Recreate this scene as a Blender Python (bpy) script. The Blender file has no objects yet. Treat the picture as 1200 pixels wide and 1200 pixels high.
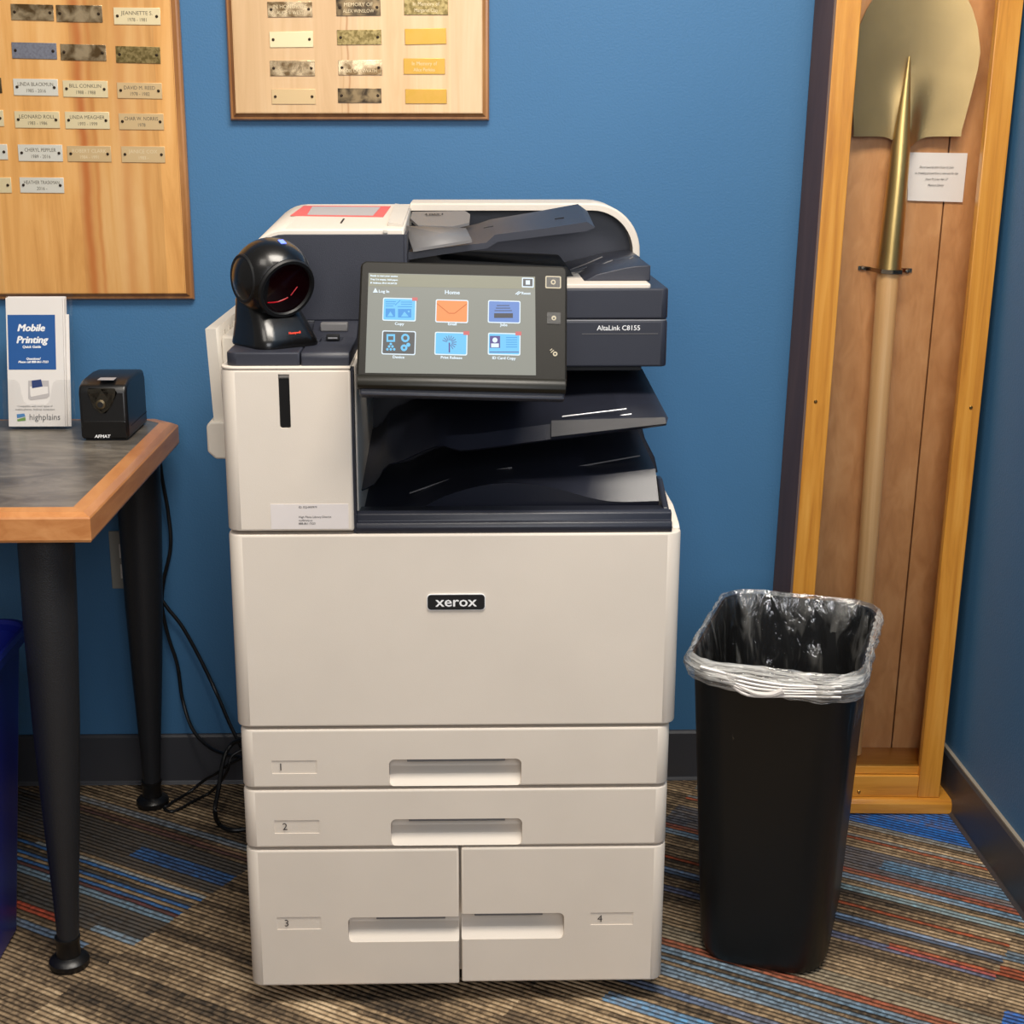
import bpy, bmesh, math, random
from mathutils import Vector, Matrix, noise
random.seed(7)
SC=bpy.context.scene; COL=SC.collection
# ---------------------------------------------------------------- camera geometry
F=1700.; H=1.25; PIT=math.atan(450/1700.); YAW=math.radians(1.1); SX=-27.
_cp,_sp,_cy,_sy=math.cos(PIT),math.sin(PIT),math.cos(YAW),math.sin(YAW)
def ray(px,py):
    a=(px-600-SX)/F; b=(py-600)/F
    return Vector((_sy*_cp+a*_cy-b*_sy*_sp, _cy*_cp-a*_sy-b*_cy*_sp, -_sp-b*_cp))
EYE=Vector((0,0,H))
def PY(px,py,Y): r=ray(px,py); return EYE+r*(Y/r.y)
def PZ(px,py,Z): r=ray(px,py); return EYE+r*((Z-H)/r.z)
def PP(px,py,o,n): r=ray(px,py); return EYE+r*((o-EYE).dot(n)/r.dot(n))
# ---------------------------------------------------------------- materials
def lin(c):
    o=[]
    for v in c[:3]:
        v/=255.; o.append(v/12.92 if v<=.04045 else ((v+.055)/1.055)**2.4)
    return (*o,1)
def nt(name):
    m=bpy.data.materials.new(name); m.use_nodes=True
    t=m.node_tree; b=t.nodes['Principled BSDF']; return m,t,b
def N(t,kind,**k):
    n=t.nodes.new(kind)
    for a,v in k.items():
        if a in('operation','blend_type','data_type','noise_dimensions','wave_type','interpolation'): setattr(n,a,v)
        else: n.inputs[a].default_value=v
    return n
def pl(name,rgb,rough=.45,metal=0,bump=0,bscale=600,var=0,spec=.5,coat=0,emit=None,es=1,alpha=1,trans=0):
    m,t,b=nt(name); c=lin(rgb)
    b.inputs['Base Color'].default_value=c; b.inputs['Roughness'].default_value=rough
    b.inputs['Metallic'].default_value=metal; b.inputs['Specular IOR Level'].default_value=spec
    b.inputs['Coat Weight'].default_value=coat; b.inputs['Transmission Weight'].default_value=trans
    if emit: b.inputs['Emission Color'].default_value=lin(emit); b.inputs['Emission Strength'].default_value=es
    tc=t.nodes.new('ShaderNodeTexCoord')
    if bump:
        n=N(t,'ShaderNodeTexNoise',Scale=bscale,Detail=2.); t.links.new(tc.outputs['Object'],n.inputs['Vector'])
        bp=N(t,'ShaderNodeBump',Strength=bump,Distance=.001); t.links.new(n.outputs['Fac'],bp.inputs['Height'])
        t.links.new(bp.outputs['Normal'],b.inputs['Normal'])
    n=N(t,'ShaderNodeTexNoise',Scale=9.,Detail=4.); t.links.new(tc.outputs['Object'],n.inputs['Vector'])
    v=max(var,.03)
    mr=N(t,'ShaderNodeMapRange'); mr.inputs['From Min'].default_value=.3; mr.inputs['From Max'].default_value=.7
    mr.inputs['To Min'].default_value=1-v; mr.inputs['To Max'].default_value=1+v*.6
    t.links.new(n.outputs['Fac'],mr.inputs['Value'])
    mx=t.nodes.new('ShaderNodeVectorMath'); mx.operation='SCALE'; mx.inputs[0].default_value=c[:3]
    t.links.new(mr.outputs['Result'],mx.inputs['Scale']); t.links.new(mx.outputs['Vector'],b.inputs['Base Color'])
    return m
def ramp(t,stops):
    r=t.nodes.new('ShaderNodeValToRGB'); e=r.color_ramp.elements
    while len(e)<len(stops): e.new(.5)
    for i,(p,c) in enumerate(stops): e[i].position=p; e[i].color=lin(c)
    return r
def wood(name,cols,grain=(60,60,3),rough=.35,coat=.3,plank=0,streak=None,axis=None):
    m,t,b=nt(name); tc=t.nodes.new('ShaderNodeTexCoord')
    mp=t.nodes.new('ShaderNodeMapping'); mp.inputs['Scale'].default_value=grain
    t.links.new(tc.outputs['Object'],mp.inputs['Vector'])
    n=N(t,'ShaderNodeTexNoise',Scale=1.,Detail=6.,Roughness=.6,Distortion=.6); t.links.new(mp.outputs['Vector'],n.inputs['Vector'])
    r=ramp(t,[(.28,cols[0]),(.5,cols[1]),(.72,cols[2])]); t.links.new(n.outputs['Fac'],r.inputs['Fac'])
    out=r.outputs['Color']
    if plank:
        sx=t.nodes.new('ShaderNodeSeparateXYZ'); t.links.new(tc.outputs['Object'],sx.inputs['Vector'])
        a=N(t,'ShaderNodeMath',operation='DIVIDE'); a.inputs[1].default_value=plank; t.links.new(sx.outputs['X'],a.inputs[0])
        f=N(t,'ShaderNodeMath',operation='FLOOR'); t.links.new(a.outputs[0],f.inputs[0])
        w=t.nodes.new('ShaderNodeTexWhiteNoise'); w.noise_dimensions='1D'; t.links.new(f.outputs[0],w.inputs['W'])
        mr=N(t,'ShaderNodeMapRange'); mr.inputs['To Min'].default_value=.87; mr.inputs['To Max'].default_value=1.08
        t.links.new(w.outputs['Value'],mr.inputs['Value'])
        vs=t.nodes.new('ShaderNodeVectorMath'); vs.operation='SCALE'; t.links.new(out,vs.inputs[0]); t.links.new(mr.outputs[0],vs.inputs['Scale'])
        out=vs.outputs['Vector']
    for (sc_,sx0,sw,ss) in (streak or ()):
        def MA(op,a,bb=None):
            n_=t.nodes.new('ShaderNodeMath'); n_.operation=op
            for i,v in enumerate((a,bb)):
                if v is None: continue
                if isinstance(v,(int,float)): n_.inputs[i].default_value=v
                else: t.links.new(v,n_.inputs[i])
            return n_.outputs[0]
        sx=t.nodes.new('ShaderNodeSeparateXYZ'); t.links.new(tc.outputs['Object'],sx.inputs['Vector'])
        mz=t.nodes.new('ShaderNodeMapping'); mz.inputs['Scale'].default_value=(1,1,5); t.links.new(tc.outputs['Object'],mz.inputs['Vector'])
        nw=N(t,'ShaderNodeTexNoise',Scale=1.2,Detail=3.); t.links.new(mz.outputs['Vector'],nw.inputs['Vector'])
        dx=MA('DIVIDE',MA('ABSOLUTE',MA('SUBTRACT',MA('ADD',sx.outputs['X'],MA('MULTIPLY',MA('SUBTRACT',nw.outputs['Fac'],.5),.03)),sx0)),sw)
        k_=MA('MULTIPLY',MA('MULTIPLY',MA('POWER',2.718,MA('MULTIPLY',MA('MULTIPLY',dx,dx),-1.)),ss),MA('ADD',n.outputs['Fac'],.35))
        mm=t.nodes.new('ShaderNodeMix'); mm.data_type='RGBA'; mm.clamp_factor=True; t.links.new(k_,mm.inputs['Factor']); t.links.new(out,mm.inputs[6]); mm.inputs[7].default_value=lin(sc_); out=mm.outputs[2]
    t.links.new(out,b.inputs['Base Color'])
    b.inputs['Roughness'].default_value=rough; b.inputs['Coat Weight'].default_value=coat; b.inputs['Coat Roughness'].default_value=.25
    bp=N(t,'ShaderNodeBump',Strength=.06,Distance=.001); t.links.new(n.outputs['Fac'],bp.inputs['Height']); t.links.new(bp.outputs['Normal'],b.inputs['Normal'])
    return m
M={}
def laminate():
    m,t,b=nt('grey_slate_laminate'); tc=t.nodes.new('ShaderNodeTexCoord'); mp=t.nodes.new('ShaderNodeMapping'); mp.inputs['Scale'].default_value=(5,11,5); mp.inputs['Rotation'].default_value=(0,0,.3)
    t.links.new(tc.outputs['Object'],mp.inputs['Vector'])
    n=N(t,'ShaderNodeTexNoise',Scale=1.6,Detail=8.,Roughness=.65,Distortion=1.2); t.links.new(mp.outputs['Vector'],n.inputs['Vector'])
    r=ramp(t,[(.3,(78,73,67)),(.48,(104,98,90)),(.6,(124,117,107)),(.75,(148,141,130))]); t.links.new(n.outputs['Fac'],r.inputs['Fac']); t.links.new(r.outputs['Color'],b.inputs['Base Color'])
    b.inputs['Roughness'].default_value=.3; return m
M['beige']=pl('printer_off_white_plastic',(222,211,197),.5,bump=.12,bscale=900,var=.015)
M['beige_dim']=pl('printer_grey_white_plastic',(205,198,187),.5,bump=.1,bscale=900)
M['navy']=pl('printer_navy_black_plastic',(44,46,56),.42,bump=.25,bscale=1100)
M['navy2']=pl('printer_dark_tray_plastic',(36,38,48),.34,bump=.15,bscale=1100)
M['slate']=pl('grey_slate_plastic',(112,110,110),.5,bump=.2,bscale=1100)
M['black']=pl('black_plastic',(17,17,18),.35,bump=.1)
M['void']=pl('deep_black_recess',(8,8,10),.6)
M['bezel']=pl('display_bezel_black_gloss',(24,22,17),.45,bump=.1,bscale=900,spec=.2)
M['white']=pl('white_print',(240,240,240),.5)
M['silver']=pl('silver_trim',(170,170,172),.35,metal=.6)
M['orb']=pl('scanner_gloss_black',(13,12,12),.27,coat=.15)
M['orbside']=pl('scanner_rubber_black',(13,13,14),.5)
M['redglass']=pl('dark_red_scan_window',(22,3,5),.12,spec=.3)
M['redline']=pl('red_laser_mirror',(150,16,26),.2,emit=(150,10,20),es=.35)
M['redprint']=pl('red_print',(235,70,45),.5)
M['redframe']=pl('red_label_print',(226,96,92),.45)
M['labelgrey']=pl('label_grey_print',(186,180,178),.4)
M['paper']=pl('white_paper',(228,222,216),.6)
M['sticker']=pl('white_sticker',(226,218,214),.35)
M['inkdark']=pl('dark_ink',(52,48,50),.6)
M['inkgrey']=pl('grey_ink',(105,104,104),.6)
M['blueprint']=pl('blue_brochure_print',(26,84,150),.45)
M['bluedark']=pl('dark_blue_print',(38,58,110),.45)
M['green']=pl('green_logo_print',(110,150,70),.5)
M['blue_logo']=pl('blue_logo_print',(70,130,185),.5)
M['lam']=laminate()
M['tmetal']=pl('black_textured_steel',(42,43,46),.42,metal=.3,bump=.5,bscale=500)
M['bin']=pl('black_bin_plastic',(13,13,13),.42,bump=.15,bscale=700)
M['bluebin']=pl('dark_blue_bin_plastic',(18,30,120),.35)
M['cable']=pl('black_cable_rubber',(14,14,16),.45)
M['plate']=pl('outlet_cover_grey',(150,148,140),.4)
M['base']=pl('dark_rubber_baseboard',(62,63,68),.42,bump=.1,bscale=200)
M['caulk']=pl('pale_caulk_line',(150,140,125),.6)
M['facebr']=pl('bronze_gloss_plastic',(56,52,44),.2,metal=.5,coat=.4)
M['brasstint']=pl('aged_brass_ring',(104,92,70),.35,metal=.8)
M['bagknot']=pl('white_knotted_film',(222,216,210),.3)
M['blueled']=pl('blue_indicator_light',(90,120,255),.3,emit=(110,130,255),es=1.3)
M['chin']=pl('glossy_lower_bezel',(32,30,24),.36,spec=.35)
M['brass']=pl('brass_screw',(190,150,85),.25,metal=1)
M['steel']=pl('aged_steel_bracket',(150,135,115),.25,metal=1)
M['screwdark']=pl('dark_screw_head',(60,48,38),.35,metal=.8)
M['engrave']=pl('engraved_dark_fill',(92,84,68),.5)
M['engravelt']=pl('engraved_light_fill',(225,205,165),.4)
# wall paint
def wallmat():
    m,t,b=nt('blue_wall_paint'); tc=t.nodes.new('ShaderNodeTexCoord')
    n=N(t,'ShaderNodeTexNoise',Scale=2.,Detail=2.); t.links.new(tc.outputs['Object'],n.inputs['Vector'])
    r=ramp(t,[(.3,(64,112,154)),(.7,(68,116,158))]); t.links.new(n.outputs['Fac'],r.inputs['Fac']); t.links.new(r.outputs['Color'],b.inputs['Base Color'])
    n2=N(t,'ShaderNodeTexNoise',Scale=260.,Detail=3.); t.links.new(tc.outputs['Object'],n2.inputs['Vector'])
    bp=N(t,'ShaderNodeBump',Strength=.35,Distance=.0012); t.links.new(n2.outputs['Fac'],bp.inputs['Height']); t.links.new(bp.outputs['Normal'],b.inputs['Normal'])
    b.inputs['Roughness'].default_value=.5; b.inputs['Specular IOR Level'].default_value=.35
    return m
M['wall']=wallmat()
# carpet: ribs run 31 deg off the wall
def carpet():
    m,t,b=nt('striped_loop_carpet'); L=t.links.new
    tc=t.nodes.new('ShaderNodeTexCoord'); sp=t.nodes.new('ShaderNodeSeparateXYZ'); L(tc.outputs['Object'],sp.inputs[0])
    A=math.radians(31); c,s=math.cos(A),math.sin(A)
    def MA(op,a,bb=None,cc=None):
        n=t.nodes.new('ShaderNodeMath'); n.operation=op
        for i,v in enumerate((a,bb,cc)):
            if v is None: continue
            if isinstance(v,(int,float)): n.inputs[i].default_value=v
            else: L(v,n.inputs[i])
        return n.outputs[0]
    X,Y=sp.outputs['X'],sp.outputs['Y']
    wob=N(t,'ShaderNodeTexNoise',Scale=30.,Detail=2.); L(tc.outputs['Object'],wob.inputs['Vector'])
    w=MA('MULTIPLY',MA('SUBTRACT',wob.outputs['Fac'],.5),.0035)
    T=MA('ADD',MA('ADD',MA('MULTIPLY',X,s),MA('MULTIPLY',Y,c)),w)
    jag=N(t,'ShaderNodeTexNoise',Scale=160.,Detail=1.); L(tc.outputs['Object'],jag.inputs['Vector'])
    S=MA('ADD',MA('ADD',MA('MULTIPLY',X,-c),MA('MULTIPLY',Y,s)),MA('MULTIPLY',MA('SUBTRACT',jag.outputs['Fac'],.5),.012))
    ts=MA('FLOOR',MA('DIVIDE',MA('SUBTRACT',S,.305),.6)); tt=MA('FLOOR',MA('DIVIDE',MA('SUBTRACT',T,.03),.6))
    tile=MA('ADD',MA('MULTIPLY',ts,37.3),MA('MULTIPLY',tt,11.7))
    R=.0098
    tr=MA('DIVIDE',T,R); rib=MA('FLOOR',tr); TQ=MA('MULTIPLY',MA('ADD',rib,.5),R)
    def wn(wv,sd):
        n=t.nodes.new('ShaderNodeTexWhiteNoise'); n.noise_dimensions='1D'; L(MA('ADD',wv,sd),n.inputs['W']); return n.outputs['Value']
    r1=wn(MA('ADD',rib,tile),.37)
    cv=t.nodes.new('ShaderNodeCombineXYZ'); L(MA('MULTIPLY',S,120.),cv.inputs[0]); L(MA('MULTIPLY',rib,3.1),cv.inputs[1]); L(tile,cv.inputs[2])
    n1=N(t,'ShaderNodeTexNoise',Scale=1.,Detail=3.); L(cv.outputs[0],n1.inputs['Vector'])
    cv2=t.nodes.new('ShaderNodeCombineXYZ'); L(MA('MULTIPLY',S,4.),cv2.inputs[0]); L(MA('MULTIPLY',T,13.),cv2.inputs[1]); L(tile,cv2.inputs[2])
    n2=N(t,'ShaderNodeTexNoise',Scale=1.,Detail=3.); L(cv2.outputs[0],n2.inputs['Vector'])
    f=MA('ADD',MA('ADD',MA('MULTIPLY',r1,.22),MA('MULTIPLY',n1.outputs['Fac'],.62)),MA('MULTIPLY',MA('SUBTRACT',n2.outputs['Fac'],.48),.9))
    base=ramp(t,[(.15,(66,58,50)),(.36,(116,98,78)),(.55,(172,146,114)),(.8,(226,198,160))]); L(f,base.inputs['Fac'])
    col=base.outputs['Color']
    def mix(fac,c2):
        nonlocal col
        mm=t.nodes.new('ShaderNodeMix'); mm.data_type='RGBA'; L(fac,mm.inputs['Factor']); L(col,mm.inputs[6])
        if isinstance(c2,tuple): mm.inputs[7].default_value=lin(c2)
        else: L(c2,mm.inputs[7])
        col=mm.outputs[2]
    # placed accents: t from, t to, s from, s to, colour, strength, share of ribs left out
    acc=[(2.42,2.49,.305,.95,(128,140,146),.75,.35),(2.405,2.43,.0,.95,(176,84,56),.8,.25),(2.30,2.395,.0,.95,(84,96,116),.75,.15),(2.32,2.36,-.2,.55,(104,150,184),.75,.4),
         (2.288,2.300,-.2,.95,(158,82,60),.85,0.),(2.262,2.286,-.2,.95,(116,156,186),.8,0.),(2.222,2.262,-.2,.60,(120,164,180),.75,.3),(2.212,2.222,-.2,.95,(58,54,52),.7,0.),
         (2.175,2.186,.305,.95,(168,78,48),.9,0.),(2.132,2.146,.305,.95,(110,146,186),.85,0.),(2.118,2.130,.305,.95,(62,62,68),.7,0.),(2.074,2.085,.305,.95,(100,112,146),.8,0.),(2.084,2.096,.305,.47,(184,82,52),.8,0.),
         (2.140,2.168,-.3,.305,(94,124,146),.8,0.),(2.092,2.113,-.3,.305,(176,78,48),.8,0.),
         (1.93,1.965,.0,.95,(150,144,126),.6,.3),(1.913,1.924,.0,.95,(164,88,64),.85,0.),(1.83,1.912,-.2,.95,(120,152,176),.75,.45),(1.765,1.80,.2,.95,(104,126,158),.75,.4),(1.722,1.748,.40,.80,(86,150,196),.85,.2),
         (1.93,2.0,-.3,.275,(44,106,186),.95,0.),
         (1.49,1.80,1.505,2.3,(82,80,78),1.0,.12),(1.705,1.742,1.505,1.72,(58,102,158),.85,.1),(1.655,1.668,1.505,1.9,(196,210,214),.5,.0),(1.600,1.650,1.505,2.3,(66,120,182),.92,.2),(1.585,1.597,1.505,2.3,(120,66,66),.7,0.),(1.572,1.584,1.505,2.2,(136,168,190),.75,0.),
         (1.485,1.496,1.66,2.5,(198,84,58),.9,0.),(1.440,1.462,1.57,2.3,(100,140,176),.7,.3),(1.495,1.512,1.505,1.60,(150,176,196),.7,.2),
         (1.80,1.815,1.3,2.0,(104,60,56),.6,0.),(1.825,1.837,1.2,2.0,(116,146,170),.55,0.),(2.53,2.9,-.2,.95,(44,106,186),1.,0.),(2.49,2.53,-.2,.62,(44,106,186),1.,0.),(2.485,2.53,-.2,.95,(44,106,186),1.,0.)]
    for i,(t0,t1,s0,s1,colr,st,pr) in enumerate(acc):
        k=MA('MULTIPLY',MA('MULTIPLY',MA('GREATER_THAN',TQ,t0-.002),MA('LESS_THAN',TQ,t1+.002)),MA('MULTIPLY',MA('GREATER_THAN',S,s0),MA('LESS_THAN',S,s1)))
        if pr: k=MA('MULTIPLY',k,MA('GREATER_THAN',wn(rib,31.+i),pr))
        mod=MA('ADD',MA('MULTIPLY',n1.outputs['Fac'],1.7),.15)
        vs=t.nodes.new('ShaderNodeVectorMath'); vs.operation='SCALE'; vs.inputs[0].default_value=lin(colr)[:3]; L(mod,vs.inputs['Scale'])
        mix(MA('MULTIPLY',k,MA('MINIMUM',MA('MULTIPLY',MA('ADD',n1.outputs['Fac'],.28),st*1.05),1.)),vs.outputs['Vector'])
    # grooves
    fr=MA('FRACT',tr); g=MA('ABSOLUTE',MA('SUBTRACT',fr,.5)); h=MA('SUBTRACT',1.,MA('POWER',MA('MULTIPLY',g,2.),2.2))
    gs=N(t,'ShaderNodeMapRange'); gs.inputs['To Min'].default_value=.16; gs.inputs['To Max'].default_value=1.; L(h,gs.inputs['Value'])
    vs=t.nodes.new('ShaderNodeVectorMath'); vs.operation='SCALE'; L(col,vs.inputs[0]); L(gs.outputs[0],vs.inputs['Scale'])
    L(vs.outputs['Vector'],b.inputs['Base Color'])
    hh=MA('ADD',h,MA('MULTIPLY',n1.outputs['Fac'],.8))
    bp=N(t,'ShaderNodeBump',Strength=.8,Distance=.004); L(hh,bp.inputs['Height']); L(bp.outputs['Normal'],b.inputs['Normal'])
    b.inputs['Roughness'].default_value=.95; b.inputs['Specular IOR Level'].default_value=.15
    return m
M['carpet']=carpet()
M['maple']=wood('maple_board_dark',((196,136,66),(222,164,92),(234,184,118)),(26,20,2.2),.4,.3,plank=.145,streak=(((178,92,26),.157,.010,.9),((186,104,36),.177,.004,.6),((186,112,44),.228,.010,.45),((186,112,44),.262,.006,.3)))
M['maple2']=wood('maple_board_light',((214,172,120),(228,188,138),(236,202,156)),(30,20,2.2),.42,.3,plank=.16,streak=(((176,116,58),-.0175,.0016,.8),((186,130,70),-.028,.0009,.5)))
M['mapleedge']=wood('maple_moulding',((140,90,45),(165,112,62),(186,132,78)),(30,30,4),.35,.4)
M['edgewood']=wood('table_beech_edge',((188,120,66),(204,138,82),(216,152,96)),(22,7,60),.36,.3)
M['oak']=wood('case_golden_wood',((178,112,34),(206,140,50),(220,158,68)),(60,60,3),.33,.4)
M['oakh']=wood('case_golden_wood_rail',((178,112,34),(206,140,50),(220,158,68)),(4,50,50),.33,.4)
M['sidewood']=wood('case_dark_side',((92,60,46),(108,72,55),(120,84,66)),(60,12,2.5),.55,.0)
M['backwood']=wood('case_back_plank',((182,126,74),(198,142,88),(210,156,102)),(40,40,14),.5,.1)
M['handle']=wood('shovel_ash_handle',((214,164,106),(228,180,122),(238,196,142)),(70,70,2),.4,.2)
def metalmat(name,rgb,rough,tar=None,sc=60,met=.9):
    m,t,b=nt(name); tc=t.nodes.new('ShaderNodeTexCoord')
    n=N(t,'ShaderNodeTexNoise',Scale=float(sc),Detail=4.,Distortion=.4); t.links.new(tc.outputs['Object'],n.inputs['Vector'])
    r=ramp(t,[(.4,rgb),(.62,tar or rgb)]); t.links.new(n.outputs['Fac'],r.inputs['Fac']); t.links.new(r.outputs['Color'],b.inputs['Base Color'])
    b.inputs['Metallic'].default_value=met; b.inputs['Roughness'].default_value=rough
    return m
M['p_silver']=metalmat('plate_brushed_silver',(226,222,208),.42,met=.45)
M['p_cream']=metalmat('plate_pale_brass',(232,214,170),.42,met=.45)
M['p_tan']=metalmat('plate_tan_brass',(214,184,136),.42,met=.45)
M['p_blue']=metalmat('plate_blue_grey',(140,142,152),.5,(128,128,138),220)
M['p_tarn']=metalmat('plate_tarnished_brass',(206,182,144),.25,(112,88,56),45,met=.75)
M['p_olive']=metalmat('plate_mottled_olive_brass',(160,140,92),.38,(112,96,56),160)
M['p_gold']=metalmat('plate_yellow_gold',(194,150,72),.4,(190,148,66),70)
M['p_dark']=metalmat('plate_dark_bronze',(128,108,78),.28,(58,48,36),50)
M['gold']=metalmat('gold_painted_steel',(206,176,112),.34,(196,164,100),8)
M['gold2']=metalmat('gold_painted_blade',(180,154,106),.42,(166,142,98),8)
def glassmat():
    m=bpy.data.materials.new('display_case_glass'); m.use_nodes=True; t=m.node_tree; t.nodes.clear()
    o=t.nodes.new('ShaderNodeOutputMaterial'); a=t.nodes.new('ShaderNodeBsdfTransparent'); g=t.nodes.new('ShaderNodeBsdfGlossy'); g.inputs['Roughness'].default_value=.03
    f=t.nodes.new('ShaderNodeFresnel'); f.inputs['IOR'].default_value=1.2; mx=t.nodes.new('ShaderNodeMixShader')
    a.inputs['Color'].default_value=(.99,.99,.985,1)
    t.links.new(f.outputs[0],mx.inputs[0]); t.links.new(a.outputs[0],mx.inputs[1]); t.links.new(g.outputs[0],mx.inputs[2]); t.links.new(mx.outputs[0],o.inputs[0]); return m
M['glass']=glassmat()
def bagmat(name,lo,hi,sc,white=(235,232,225),gl=.16):
    m=bpy.data.materials.new(name); m.use_nodes=True; t=m.node_tree; t.nodes.clear(); L=t.links.new
    o=t.nodes.new('ShaderNodeOutputMaterial'); a=t.nodes.new('ShaderNodeBsdfTransparent')
    p=t.nodes.new('ShaderNodeBsdfPrincipled'); p.inputs['Base Color'].default_value=lin(white); p.inputs['Roughness'].default_value=.22; p.inputs['Specular IOR Level'].default_value=.8
    tc=t.nodes.new('ShaderNodeTexCoord'); mp=t.nodes.new('ShaderNodeMapping'); mp.inputs['Scale'].default_value=sc; L(tc.outputs['Object'],mp.inputs[0])
    n=N(t,'ShaderNodeTexNoise',Scale=1.,Detail=5.,Distortion=1.2); L(mp.outputs[0],n.inputs['Vector'])
    mr=N(t,'ShaderNodeMapRange'); mr.inputs['From Min'].default_value=.35; mr.inputs['From Max'].default_value=.72; mr.inputs['To Min'].default_value=lo; mr.inputs['To Max'].default_value=hi; mr.clamp=True; L(n.outputs['Fac'],mr.inputs['Value'])
    bp=N(t,'ShaderNodeBump',Strength=1.,Distance=.012); L(n.outputs['Fac'],bp.inputs['Height'])
    g=t.nodes.new('ShaderNodeBsdfGlossy'); g.inputs['Roughness'].default_value=.05; L(bp.outputs[0],g.inputs['Normal']); L(bp.outputs[0],p.inputs['Normal'])
    m1=t.nodes.new('ShaderNodeMixShader'); m1.inputs[0].default_value=gl; L(a.outputs[0],m1.inputs[1]); L(g.outputs[0],m1.inputs[2])
    m2=t.nodes.new('ShaderNodeMixShader'); L(mr.outputs[0],m2.inputs[0]); L(m1.outputs[0],m2.inputs[1]); L(p.outputs[0],m2.inputs[2]); L(m2.outputs[0],o.inputs[0]); return m
M['bag']=bagmat('clear_bin_liner',-.10,.16,(34,34,9))
M['bagfold']=bagmat('bunched_bin_liner',.12,.8,(12,12,90))
M['acrylic']=bagmat('clear_acrylic',-.05,.005,(2,2,2),gl=.05)
# ---------------------------------------------------------------- mesh helpers
def join(*bs):
    o=bmesh.new()
    for b in bs:
        me=bpy.data.meshes.new('t'); b.to_mesh(me); o.from_mesh(me); bpy.data.meshes.remove(me); b.free()
    return o
def bev(bm,w,seg=2,ang=40):
    if w<=0: return bm
    es=[e for e in bm.edges if len(e.link_faces)==2 and e.calc_face_angle(0)>math.radians(ang)]
    bmesh.ops.bevel(bm,geom=es,offset=w,segments=seg,profile=.5,affect='EDGES',clamp_overlap=True)
    return bm
def box(x0,x1,y0,y1,z0,z1,b=0,seg=2):
    bm=bmesh.new(); bmesh.ops.create_cube(bm,size=1)
    for v in bm.verts: v.co=Vector(((x0+x1)/2+v.co.x*(x1-x0),(y0+y1)/2+v.co.y*(y1-y0),(z0+z1)/2+v.co.z*(z1-z0)))
    return bev(bm,b,seg)
def prism(pts,axis,a,b,bw=0,seg=2,ang=40):
    bm=bmesh.new()
    def mk(p,h):
        if axis=='X': return (h,p[0],p[1])
        if axis=='Y': return (p[0],h,p[1])
        return (p[0],p[1],h)
    A=[bm.verts.new(mk(p,a)) for p in pts]; B=[bm.verts.new(mk(p,b)) for p in pts]
    bm.faces.new(A); bm.faces.new(B[::-1]); n=len(pts)
    for i in range(n): bm.faces.new((A[i],B[i],B[(i+1)%n],A[(i+1)%n]))
    bmesh.ops.recalc_face_normals(bm,faces=bm.faces)
    return bev(bm,bw,seg,ang)
def rrect(x0,x1,y0,y1,r,n=6):
    if isinstance(r,(int,float)): r=[r]*4       # bl, br, tr, tl
    P=[]
    for (cx,cy,rr,a0) in ((x0+r[0],y0+r[0],r[0],180),(x1-r[1],y0+r[1],r[1],270),(x1-r[2],y1-r[2],r[2],0),(x0+r[3],y1-r[3],r[3],90)):
        if rr<=1e-6: P.append((cx,cy)); continue
        for i in range(n+1):
            a=math.radians(a0+90*i/n); P.append((cx+rr*math.cos(a),cy+rr*math.sin(a)))
    return P
def loft(rows,ring=False,cap0=False,cap1=False):
    bm=bmesh.new(); V=[[bm.verts.new(p) for p in r] for r in rows]; m=len(rows[0])
    for i in range(len(rows)-1):
        for j in range(m if ring else m-1):
            k=(j+1)%m; bm.faces.new((V[i][j],V[i][k],V[i+1][k],V[i+1][j]))
    if cap0: bm.faces.new(V[0][::-1])
    if cap1: bm.faces.new(V[-1])
    bmesh.ops.recalc_face_normals(bm,faces=bm.faces); return bm
def smoothpath(P,k=6):
    P=[Vector(p) for p in P]; Q=[P[0]]+P+[P[-1]]; o=[]
    for i in range(1,len(Q)-2):
        a,b,c,d=Q[i-1:i+3]
        for j in range(k):
            t=j/k; o.append(.5*((2*b)+(c-a)*t+(2*a-5*b+4*c-d)*t*t+(3*b-a-3*c+d)*t**3))
    o.append(P[-1]); return o
def tube(P,r,n=8,k=6):
    P=smoothpath(P,k) if k else [Vector(p) for p in P]; rows=[]; up=Vector((.3,.2,.9))
    for i,p in enumerate(P):
        d=(P[min(i+1,len(P)-1)]-P[max(i-1,0)]).normalized(); u=d.cross(up)
        if u.length<.05: u=d.cross(Vector((1,0,0)))
        u.normalize(); v=d.cross(u)
        rr=r[0]+(r[1]-r[0])*i/(len(P)-1) if isinstance(r,tuple) else r
        rows.append([p+(u*math.cos(2*math.pi*j/n)+v*math.sin(2*math.pi*j/n))*rr for j in range(n)])
    return loft(rows,True,True,True)
def lathe(prof,n=32,c=(0,0,0)):
    rows=[[(c[0]+r*math.cos(2*math.pi*j/n),c[1]+r*math.sin(2*math.pi*j/n),c[2]+z) for j in range(n)] for r,z in prof]
    return loft(rows,True,True,True)
def xf(bm,o,u,v,n):
    M4=Matrix(((u.x,v.x,n.x,o.x),(u.y,v.y,n.y,o.y),(u.z,v.z,n.z,o.z),(0,0,0,1))); bm.transform(M4); return bm
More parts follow.
